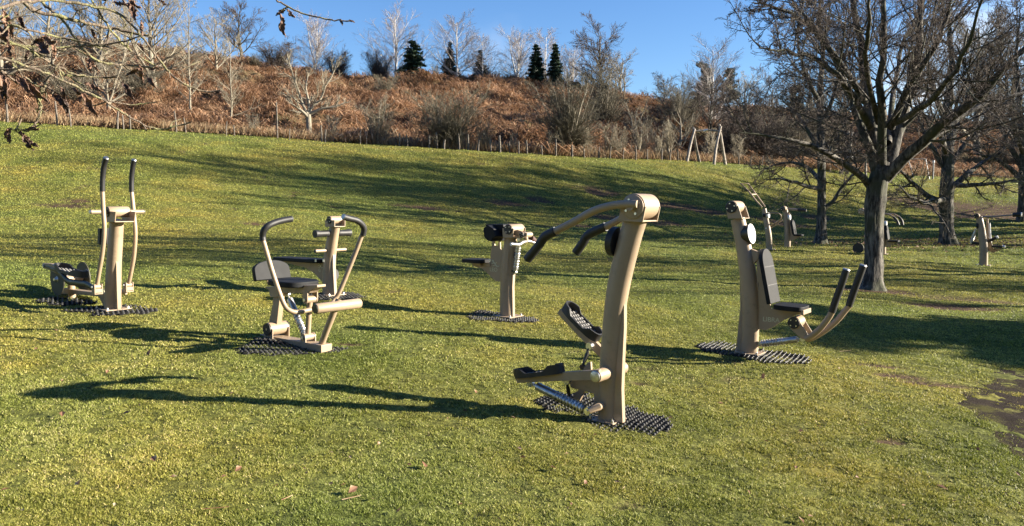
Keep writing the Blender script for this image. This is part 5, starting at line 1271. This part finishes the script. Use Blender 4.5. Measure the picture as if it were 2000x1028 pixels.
# ------------------------------------------------------------------ far machines
def far_pull():
    m = Mach('pull_trainer', 'far beige machine with raised ladder shaped handle, behind the seated machine', 1503, 488, group=GM)
    post(m, [(1503,488),(1501,460),(1497,435),(1492,408)], [.115,.11,.10,.085])
    lh = tube(m, 'ladder_handle', [(1488,405,-.1),(1478,394,-.12),(1462,374,-.14),(1447,359,-.16),(1461,359,.1),(1478,382,.12),(1494,404,.1)], .034, PAINT)
    tube(m, 'rung', [(1468,380,-.13),(1477,380,.12)], .028, PAINT, parent=lh)
    tube(m, 'arm_loop', [(1490,418,-.1),(1512,416.5,-.1),(1522,418,-.08),(1526,424,0),(1522,431,.1),(1510,438,.14),(1497,446,.12)], .026, PAINT, smooth=24)
    tube(m, 'arm_loop', [(1529,430,.3),(1515,440,.3),(1503,447,.2)], .02, PAINT_D)
    q = m.pt(1498, 421); n = Vector((1, 0, .1)); finish('sign_disc', b_tube(B(), [q, q + n * .08], .11, 20), WHITE, m.o)
    tube(m, 'lever_knob', [(1490,421,-.14),(1494,421,-.1)], .07, RUBBER)
    tube(m, 'lower_knob', [(1496,446,-.1),(1502,446,.1)], .03, WHITE)
far_pull()
def far_press():
    m = Mach('chest_press', 'far beige machine with black seat and long level arm, right of the ladder handled machine', 1538, 484, group=GM)
    post(m, [(1538,484),(1538,455),(1536,430),(1534,410)], [.12,.11,.10,.09])
    head(m, 1531, 408, .11, .12)
    a = tube(m, 'press_arm', [(1540,409,-.05),(1555,410,-.05),(1566,411,-.05)], .045, PAINT); tube(m, 'grip', [(1558,410.5,-.1),(1575,411.5,-.1)], .055, RUBBER, parent=a)
    b = tube(m, 'press_arm', [(1540,408,.3),(1560,409,.3)], .04, PAINT); tube(m, 'grip', [(1556,409,.3),(1571,410,.3)], .05, RUBBER, parent=b)
    tube(m, 'front_post', [(1541,484,.1),(1541,450,.1),(1540,414,.1)], .05, PAINT)
    q = m.pt(1540, 425); n = Vector((1, 0, .1)); finish('sign_disc', b_tube(B(), [q, q + n * .08], .12, 20), WHITE, m.o)
    t, b = m.pt(1547, 430), m.pt(1552, 458); pad('backrest', (t + b) / 2, Vector((0, 1, 0)), t - b, .34, (t - b).length, .09, m.o, top_round=True)
    c, d = m.pt(1552, 459), m.pt(1567, 460); pad('seat', (c + d) / 2, Vector((1, 0, 0)), Vector((0, 1, 0)), (d - c).length * 1.1, .4, .07, m.o, corner=.3)
    plate(m, 'side_plate', [(1540,430),(1546,430),(1552,460),(1566,461),(1552,468),(1540,472)], 0, .04, PAINT)
far_press()
def far_hidden():
    m = Mach('pull_down_machine', 'far machine mostly hidden by the nearest tree trunk, seat showing on the right', 1724, 497, group=GM)
    post(m, [(1724,497),(1724,465),(1722,440),(1716,420),(1710,413)], [.11,.11,.10,.10,.09])
    hd, c = head(m, 1684, 413, .13, .14, cap=PAINT)
    tube(m, 'top_bar', [(1684,413,0),(1712,416,0),(1726,418,0)], .06, PAINT)
    for lat, l in ((-.15, [(1722,418),(1735,419),(1745,424),(1752,432),(1755,440)]), (.25, [(1728,418),(1745,419),(1755,424),(1761,431),(1763,440)])):
        a = tube(m, 'handle_arm', [(x, y, lat) for x, y in l], .035, PAINT, smooth=16); tube(m, 'grip', [(x, y, lat) for x, y in l[2:]], .05, RUBBER, smooth=10, parent=a)
    t, b = m.pt(1730, 440), m.pt(1734, 468); pad('backrest', (t + b) / 2, Vector((0, 1, 0)), t - b, .36, (t - b).length, .09, m.o, top_round=True)
    c, d = m.pt(1736, 470), m.pt(1755, 472); pad('seat', (c + d) / 2, Vector((1, 0, 0)), Vector((0, 1, 0)), (d - c).length * 1.15, .4, .07, m.o, corner=.3)
    plate(m, 'side_plate', [(1724,450),(1730,452),(1736,472),(1752,473),(1740,480),(1724,484)], 0, .04, PAINT)
    q = m.pt(1728, 437); finish('sign_disc', b_tube(B(), [q, q + Vector((.07, 0, 0))], .11, 20), WHITE, m.o)
    q = m.pt(1676, 485, -.2); finish('weight_disc', b_tube(B(), [q, q + Vector((0,.05,0))], .21, 30), RUBBER, m.o)
    tube(m, 'low_beam', [(1678,486,-.15),(1700,488,0),(1722,490,0)], .05, PAINT)
far_hidden()
def far_right():
    m = Mach('leg_trainer', 'far machine at the right edge with curved post and a long level arm', 1921, 519, group=GM)
    post(m, [(1921,519),(1921,485),(1917,450),(1912,424)], [.125,.12,.11,.10])
    head(m, 1908, 422, .09, .13)
    a = tube(m, 'long_arm', [(1912,424,0),(1945,423,.05),(1980,420,.1)], .025, GALV); g = tube(m, 'grip', [(1978,420,.1),(1994,419,.1)], .075, RUBBER, parent=a); tube(m, 'grip_cap', [(1994,419,.1),(1996,419,.1)], .078, WHITE, parent=g)
    for x in (1928, 1932):
        tube(m, 'upright', [(x+4,487,.4),(x+1,455,.4),(x,428 if x == 1928 else 436,.4)], .04, WHITE if x == 1932 else PAINT)
    q = m.pt(1912, 441); finish('sign_disc', b_tube(B(), [q, q + Vector((-.07, 0, 0))], .12, 20), RUBBER, m.o)
    spring(m, m.pt(1906, 448), m.pt(1897, 474), .05)
    tube(m, 'foot_rest', [(1898,475,0),(1906,475,0),(1918,477,0)], .05, RUBBER)
    h = tube(m, 'handle', [(1926,473,.2),(1936,469,.2),(1948,463,.2)], .05, RUBBER); tube(m, 'handle_cap', [(1946,464,.2),(1949.5,462.5,.2)], .055, WHITE, parent=h)
    c, d = m.pt(1938, 482, .2), m.pt(1958, 482, .2); s = pad('seat', (c + d) / 2, Vector((1, 0, 0)), Vector((0, 1, 0)), (d - c).length * 1.1, .34, .06, m.o, corner=.2); tube(m, 'seat_tip', [(1958,482,.2),(1963,482,.2)], .05, WHITE, parent=s)
    plate(m, 'side_plate', [(1924,455),(1936,470),(1940,486),(1958,487),(1940,494),(1928,490)], .3, .04, PAINT_D)
far_right()

# ------------------------------------------------------------------ play equipment on the far edge
def log_swing():
    pl, pr = ground(1353, 318, 40, 90), None
    Y = float(yedge((1380 - 1000) / F)) - 3.0
    m = Mach('log_swing_frame', 'frame of pale leaning logs on the far edge of the lawn', 1380, 319, yaw=0, cat='swing frame', Y=None)
    Y = m.B.y
    def W(px, py, off=0): v = at(px, py, Y + off) - m.B; return Vector((v.x, v.y, v.z))
    for l in ([(1341,324,-.9),(1349,285,-.5),(1357,252,-.05)], [(1366,323,.9),(1359,285,.5),(1354,250,.05)], [(1394,324,-.9),(1399,285,-.5),(1408,247,-.05)], [(1417,325,.9),(1410,285,.5),(1405,243,.05)]):
        p = [W(*q) for q in l]; b = m.B
        p[0].z = hz(b.x + p[0].x, b.y + p[0].y) - b.z - .1
        p[1] += Vector((random.uniform(-.05, .05), 0, 0)); finish('leg', b_tube(B(), p, [.13, .11, .09], 10, 12), LOG, m.o)
    finish('top_beam', b_tube(B(), [W(1353, 257), W(1380, 255), W(1410, 257)], [.08, .075, .07], 10, 10), LOG, m.o)
    finish('wood_chock', b_tube(B(), [W(1374, 256, -.1), W(1382, 253.5, -.1)], .09, 8), WHITE, m.o)
log_swing()
def metal_swing():
    m = Mach('metal_swing_frame', 'thin metal swing frame on the far lawn between the nearest tree and the stocky tree', 1790, 347, yaw=0, cat='swing frame')
    Y = m.B.y
    def W(px, py, off=0): return at(px, py, Y + off) - m.B
    finish('top_bar', b_tube(B(), [W(1760, 311), W(1809, 311)], .04, 10), GALV, m.o)
    for x, dx in ((1762, -7), (1774, 11), (1808, 8), (1806, -9)):
        p0 = W(x, 311); p1 = W(x + dx, 345, -1.2 if dx > 0 else 1.2); p1.z = hz(m.B.x + p1.x, m.B.y + p1.y) - m.B.z - .1
        finish('leg', b_tube(B(), [p0, p1], .035, 8), GALV, m.o)
metal_swing()
def play_tower():
    m = Mach('play_tower', 'low play platform with railing and two pale poles, left of the nearest trunk', 1675, 340, yaw=0, cat='play tower')
    Y = m.B.y
    def W(px, py, off=0): return at(px, py, Y + off) - m.B
    for l in ([(1655,305),(1658,280),(1657,256)], [(1661,303),(1662,280),(1665,258)]): finish('pole', b_tube(B(), [W(*q) for q in l], [.12,.1,.08], 8, 8), LOG, m.o)
    bm = B(); a, b = W(1652, 312), W(1694, 318); b_box(bm, (a + b) / 2, ((b - a).x, 2.2, .18)); finish('deck', bm, POSTW, m.o)
    bm = B(); a = W(1659, 308, -1.2); bmesh.ops.create_icosphere(bm, subdivisions=2, radius=.5, matrix=Matrix.Translation(a) @ Matrix.Diagonal((.85, .5, .38, 1))); finish('boulder_seat', bm, WHITE, m.o)
    for i in range(12):
        x = 1668 + i * 2.2; finish('baluster', b_tube(B(), [W(x, 317, -1.1), W(x, 304, -1.1)], .035, 6), POSTW, m.o)
    finish('rail', b_tube(B(), [W(1666, 304, -1.1), W(1694, 304, -1.1)], .045, 6), POSTW, m.o)
    for x, o in ((1655, -1), (1655, 1), (1691, -1), (1691, 1)):
        p0 = W(x, 316, o); p1 = W(x, 340, o); p1.z = hz(m.B.x + p1.x, m.B.y + p1.y) - m.B.z - .1; finish('leg', b_tube(B(), [p0, p1], .11, 8), LOG, m.o)
    bm = B(); a = W(1640, 338, -1.1); a.z = hz(m.B.x + a.x, m.B.y + a.y) - m.B.z; b = W(1668, 316, -1.1)
    finish('ramp', b_tube(B(), [a, b], .5, 4, sq=(.1, 1)), POSTW, m.o)
play_tower()

# ------------------------------------------------------------------ posts along the far edge of the lawn
LM = [(25,'leftmost post'),]
PX = [(25,198,1.5),(121,203,1.4),(147,212,1),(237,215,1.3),(249,225,1),(262,228,1),(351,218,1.3),(369,228,1),(447,235,1),(463,243,.9),(546,208,1.2),(569,250,.9),(632,248,1.2),(638,252,1),(706,253,1.1),(718,256,.9),(782,262,1),(798,262,1),
      (840,266,1),(855,262,1.2),(868,270,1.5),(898,262,1.2),(915,265,1.3),(934,272,1.3),(959,275,1),(977,268,1.4),(995,283,.8),(1013,280,1),(1029,277,1.1),(1058,282,1),(1085,275,1.4),(1116,282,1.6),(1140,286,1),(1168,284,1.2),(1190,286,.9),(1215,290,1),(1240,288,1),(1262,292,1.1),(1290,293,1),(1306,292,1),(1322,294,1),(1440,300,1),(1462,302,1),(1485,303,1)]
import re
ORD = ['first','second','third','fourth','fifth','sixth','seventh','eighth','ninth','tenth','eleventh','twelfth','thirteenth','fourteenth','fifteenth','sixteenth']
MARKS = [(25,'the left edge of the photo'),(380,'the tallest slender tree'),(607,'the V shaped tree'),(872,'the rounded olive shrub'),(1107,'the vase shaped bush'),(1350,'the log swing frame')]
def post_label(px):
    mk = min(MARKS, key=lambda q: abs(q[0] - px)); side = 'left' if px < mk[0] else 'right'
    same = [q[0] for q in PX if min(MARKS, key=lambda z: abs(z[0] - q[0])) == mk and (q[0] < mk[0]) == (px < mk[0])]
    same.sort(key=lambda v: abs(v - mk[0])); k = same.index(px)
    if mk[0] == 25: return f'{ORD[k]} weathered post from the left edge of the photo'
    return f'{ORD[k]} weathered post to the {side} of {mk[1]}'
for (px, yt, w_) in PX:
    u = (px - 1000) / F; Y = float(yedge(u)) - .3 + .5 * random.random(); p = gx(px, Y); zt = zat(yt, Y); h = max(.8, zt - p.z) * random.uniform(.8, 1.12); w_ *= random.uniform(.65, 1.05)
    lx, ly = random.uniform(-.09, .09), random.uniform(-.08, .08)
    o = finish('fence_post', b_tube(B(), [Vector((0,0,-.2)), Vector((lx*.3,0,h*.5)), Vector((lx, ly, h)), Vector((lx*1.05, ly, h+.02))], [.062*w_,.060*w_,.056*w_,.04*w_], 7), POSTW, None)
    o.location = p; tag(o, post_label(px), 'post', 'weathered posts along the far edge of the lawn')
o = Mach('marker_post', 'short white marker post on the far lawn right of the metal swing frame', 1822, 350, yaw=0, cat='post')
finish('post_shaft', b_tube(B(), [Vector((0,0,-.1)), Vector((0,0,1.5))], .07, 10), GALV, o.o); finish('post_cap', b_tube(B(), [Vector((0,0,1.5)), Vector((0,0,1.7))], [.11,.10], 10), WHITE, o.o)

# ------------------------------------------------------------------ overhanging tree at the upper left (trunk out of frame)
def overhang():
    rng = np.random.default_rng(5); base = Vector((-4.6, 1.6, hz(-4.6, 1.6)))
    root = empty('overhanging_tree', base, 0, 'lichened branches with curled dead brown leaves hanging into the upper left corner', 'tree')
    tr = Acc(); P = smooth_line([(0,0,-.3),(0,0,.4),(.05,.05,1.6),(.0,.15,3.0),(.1,.3,4.6),(.0,.4,6.5)], 20); tr.tube(P[None], np.linspace(.24, .1, 20)[None], 14)
    link('trunk', tr.mesh('overhang_trunk', BARK), root)
    def W(px, py, Y): return tuple(at(px, py, Y) - base)
    cr = Acc()
    def br(pts, r0, r1, src=True, n=70):
        q = np.array([W(*q) for q in pts]); L = np.concatenate([[0], np.cumsum(np.linalg.norm(np.diff(q, axis=0), axis=1))]); t = np.linspace(0, L[-1], n)
        p = np.stack([np.interp(t, L, q[:, k]) for k in range(3)], 1)
        for _ in range(3): p[1:-1] = .5 * p[1:-1] + .25 * (p[2:] + p[:-2])
        p[1:-1] += rng.normal(size=(n-2, 3)) * .0016
        r = np.linspace(.5 * r0, .85 * r1, n) * (1 + .22 * rng.random(n)); cr.tube(p[None], r[None], 9); return p
    MAIN = [
     ([(-420,-330,2.0),(-160,-160,2.2),(30,-20,2.4),(60,22,2.45),(140,38,2.5),(215,56,2.6),(290,70,2.6)], .017, .0045),
     ([(-380,60,2.0),(-160,25,2.1),(0,15,2.2),(40,3,2.3),(110,0,2.4),(165,10,2.45),(235,25,2.5),(285,80,2.5),(318,130,2.55),(350,160,2.55),(395,182,2.6),(430,177,2.6)], .011, .003),
     ([(-300,-260,2.0),(-60,-120,2.3),(70,-5,2.5),(125,40,2.5),(150,78,2.5),(168,105,2.5),(205,127,2.55),(250,127,2.6),(310,134,2.6)], .010, .0035),
     ([(-60,-300,2.2),(80,-120,2.35),(180,0,2.5),(205,45,2.5),(235,82,2.55),(265,108,2.6),(310,132,2.65),(350,137,2.65),(392,120,2.7)], .008, .0025),
     ([(-360,60,2.1),(-120,50,2.2),(0,45,2.3),(50,57,2.3),(110,72,2.4),(160,82,2.4),(220,95,2.4)], .009, .003),
     ([(-380,20,2.1),(-140,60,2.2),(0,72,2.3),(60,100,2.35),(100,125,2.4),(150,147,2.45),(190,152,2.5),(228,151,2.5)], .008, .0025),
     ([(-360,60,2.0),(-160,90,2.1),(0,112,2.2),(60,132,2.25),(110,152,2.3),(160,175,2.35),(205,198,2.4),(250,228,2.45),(310,256,2.5),(345,247,2.5),(372,239,2.5)], .009, .0025),
     ([(-300,0,2.2),(-100,40,2.3),(20,66,2.4),(90,115,2.45),(140,155,2.5),(185,185,2.5),(215,200,2.5),(265,205,2.55),(305,200,2.55)], .007, .002),
     ([(22,122,2.25),(45,150,2.3),(70,165,2.3),(85,172,2.3),(78,195,2.3),(80,225,2.3),(62,252,2.3),(40,254,2.3),(15,252,2.3)], .005, .003),
     ([(95,152,2.35),(88,168,2.3),(80,180,2.3)], .004, .004),
     ([(-300,30,2.0),(-120,60,2.15),(0,84,2.3),(60,92,2.35),(130,93,2.4),(200,88,2.4),(245,82,2.4),(275,70,2.4)], .007, .0025),
     ([(-200,100,2.0),(-60,120,2.15),(0,135,2.2),(30,160,2.25),(65,182,2.3),(90,180,2.3)], .006, .003),
     ([(200,-260,2.4),(400,-90,2.5),(520,-22,2.55),(545,4,2.6),(562,15,2.6),(590,27,2.6),(620,33,2.6),(650,41,2.6),(684,41,2.6)], .009, .0025),
     ([(562,14,2.6),(552,20,2.6),(545,22,2.6)], .003, .0025),
    ]
    ends = [br(*q) for q in MAIN]
    # short side twigs
    for p in ends[:12]:
        for k in range(5):
            i = int(30 + rng.random() * 36); q = p[min(i, len(p)-1)]; d = nrm(rng.normal(size=3) * [1, .5, 1] + [.3, 0, -.2]); L = .02 + .07 * rng.random()
            t = np.array([q, q + d * L * .5 + rng.normal(size=3) * .008, q + d * L + [0, 0, .012]]); cr.tube(t[None], np.array([[.0028, .0022, .0016]]), 5)
    # the boughs themselves meet the trunk outside the frame
    LICHEN = bark('lichen_bark', (.27, .21, .155), (.085, .062, .045), (.23, .225, .10), scale=40)
    link('branch', cr.mesh('overhang_branch', LICHEN), root)
    bo = Acc()
    for tgt, z0 in ((W(-420,-330,2.0), 2.6), (W(-380,60,2.0), 1.9), (W(-300,-260,2.0), 3.2), (W(-60,-300,2.2), 3.6), (W(-360,60,2.1), 2.1), (W(-360,60,2.0), 1.7), (W(200,-260,2.4), 3.9), (W(-380,20,2.1), 2.2), (W(-300,0,2.2), 2.4), (W(-300,30,2.0), 2.0), (W(-200,100,2.0), 1.6)):
        s = np.array([.02, .1, z0]); e = np.array(tgt); mid = (s + e) / 2 + np.array([0, 0, .1]); bo.tube(smooth_line([s, mid, e], 12)[None], np.linspace(.05, .009, 12)[None], 8)
    link('bough', bo.mesh('overhang_bough', BARK), root)
    # curled leaves
    def leaf(px, py, Y, L, ang, tw, wd=.25):
        """crumpled hanging leaf: length L (m) towards angle ang in the view plane"""
        o = at(px, py, Y) - base; n, k = 14, 7; d = Vector((math.cos(ang), 0, math.sin(ang))); s = Vector((0, 1, 0)).lerp(d.cross(Vector((0, 1, 0))), .35 + .4 * rng.random()).normalized()
        nn = d.cross(s).normalized(); bm = B(); g = []
        cv = rng.normal() * .25; ph = rng.random() * 6
        for i in range(n + 1):
            t = i / n; w = wd * L * (math.sin(math.pi * min(1, t * 1.02)) ** .7) * (1 - .3 * t) * (1 + .25 * math.sin(t * 17 + ph)); roll = tw * (t - .3) * 2.2; c = o + d * (L * t) + nn * (L * (cv * t * t + .05 * math.sin(t * 9 + ph))) ; row = []
            for j in range(k):
                a = (j / (k - 1) - .5); cu = 2.6 * a
                p = c + (s * math.cos(roll) + nn * math.sin(roll)) * (w * math.sin(cu) * .55) + (nn * math.cos(roll) - s * math.sin(roll)) * (w * (1 - math.cos(cu)) * .5)
                row.append(bm.verts.new(p + Vector(rng.normal(size=3)) * .0016))
            g.append(row)
        for i in range(n):
            for j in range(k - 1): bm.faces.new((g[i][j], g[i][j+1], g[i+1][j+1], g[i+1][j]))
        c = finish('dead_leaf', bm, DEADLEAF, root); md = c.modifiers.new('solid', 'SOLIDIFY'); md.thickness = .0012
    D_ = -math.pi / 2
    for a in ((5,20,2.3,.085,-1.2,.6),(30,25,2.35,.06,-1.0,.9),(10,40,2.3,.07,-1.4,1.2),(78,74,2.3,.06,-.4,1.0),(90,70,2.3,.05,-2.6,.6),(72,80,2.3,.07,-.9,.4,.42),(100,82,2.35,.05,-1.3,1.0),(0,140,2.2,.08,-1.3,.8),(12,150,2.2,.075,-1.6,1.1),(28,145,2.25,.085,-.9,.5),(40,160,2.25,.09,-.6,.9),
              (2,160,2.2,.05,-1.5,.7),(100,180,2.35,.075,-.8,.9),(118,170,2.35,.055,-1.2,1.2),(128,196,2.35,.05,-1.5,.5),(158,182,2.4,.085,-.95,.7),(165,164,2.4,.06,-.25,1.1),(140,172,2.4,.04,-.6,1.0),
              (238,160,2.5,.075,-1.0,.8),(272,128,2.55,.06,-1.35,1.2),(285,148,2.55,.065,-.9,.9),(272,134,2.55,.05,-2.6,.7),(290,136,2.55,.035,-.1,.8),(222,5,2.5,.05,-.3,.7),(238,0,2.5,.07,-.8,1.0),(255,6,2.5,.06,-1.4,.5,.4),(245,-4,2.5,.06,-.6,1.2),
              (276,42,2.5,.05,-1.5,1.2,.2),(178,57,2.5,.035,-1.1,.8),(212,60,2.5,.03,-1.7,.8),(172,108,2.5,.06,-1.5,1.0,.2),(180,128,2.5,.025,-.6,.8),(395,183,2.6,.035,-.3,.5,.2),(414,180,2.6,.03,-.1,.5,.2),(270,85,2.5,.03,-.9,.6),(262,108,2.5,.03,-1.3,.6),(56,98,2.3,.035,-1.9,.7),
              (20,252,2.3,.03,-2.2,1.0,.5),(16,262,2.3,.025,-1.4,.7,.5),(32,256,2.3,.04,-.6,.8),(44,262,2.3,.055,-1.0,.9,.4),(50,272,2.3,.045,-.6,.6),(50,254,2.3,.03,.1,.8),(62,252,2.3,.025,-.3,.6),
              (546,24,2.6,.085,-1.45,1.1,.22),(556,20,2.6,.035,-2.6,.8),(560,18,2.6,.04,-.95,.6,.3),(665,38,2.6,.02,-1.2,.5),(683,41,2.6,.012,.2,.3),(310,0,2.6,.03,-.6,.6),(0,52,2.3,.06,-1.1,1.0,.4),(15,80,2.3,.05,-1.4,1.0)):
        leaf(*a)
overhang()

# ------------------------------------------------------------------ fallen leaves, straws, litter under the trees
def litter():
    rng = np.random.default_rng(9); V = []; T = []
    pts = []
    for k in range(110):
        px = rng.random() * 2000; py = 560 + 468 * rng.random() ** .8; g = ground(px, py); pts.append((g.x, g.y, .010 + .02 * rng.random()))
    for (px, py) in ((122,818),(1082,922),(300,905),(690,968),(1490,742),(1840,960),(245,815),(830,918),(290,696)): g = ground(px, py); pts.append((g.x, g.y, .04))
    for k in range(2600):
        x = rng.normal() * 5.5 + gx(1900, 38).x - 1; y = 37.5 + rng.normal() * 2.6; pts.append((x, y, .03 + .04 * rng.random()))
    for (x, y, s) in pts:
        z = hz(x, y) + float(lawn_disp(np.array([x]), np.array([y]))[0]) + s * .5 + .012; a = rng.random() * 6.28; n0 = len(V)
        u = np.array([math.cos(a), math.sin(a), rng.normal() * .3]) * s; v = np.array([-math.sin(a), math.cos(a), rng.normal() * .4]) * s * .55
        c = np.array([x, y, z]); V += [c - u, c + v, c + u, c - v + [0, 0, s * .5]]; T += [(n0, n0+1, n0+2), (n0, n0+2, n0+3)]
    for (px, py, px2, py2) in ((395,1003,448,998),(668,984,705,975),(550,985,572,975),(1640,690,1662,688)):
        a, b = ground(px, py), ground(px2, py2); n0 = len(V); u = Vector((0, 0, .022)); V += [tuple(a + u), tuple(b + u), tuple(b + u * 1.2), tuple(a + u * 1.25)]; T += [(n0, n0+1, n0+2), (n0, n0+2, n0+3)]
    t = rng.random(len(V)); 
    tag(link('leaf_litter', np_mesh('leaf_litter', np.array(V), np.array(T), leafmat('litter', [(0, (.11, .05, .03)), (.6, (.22, .12, .07)), (1, (.5, .42, .28))], .15), False, {'tint': t})), 'scattered brown fallen leaves and straws on the grass', 'fallen leaves', kind='stuff')
litter()
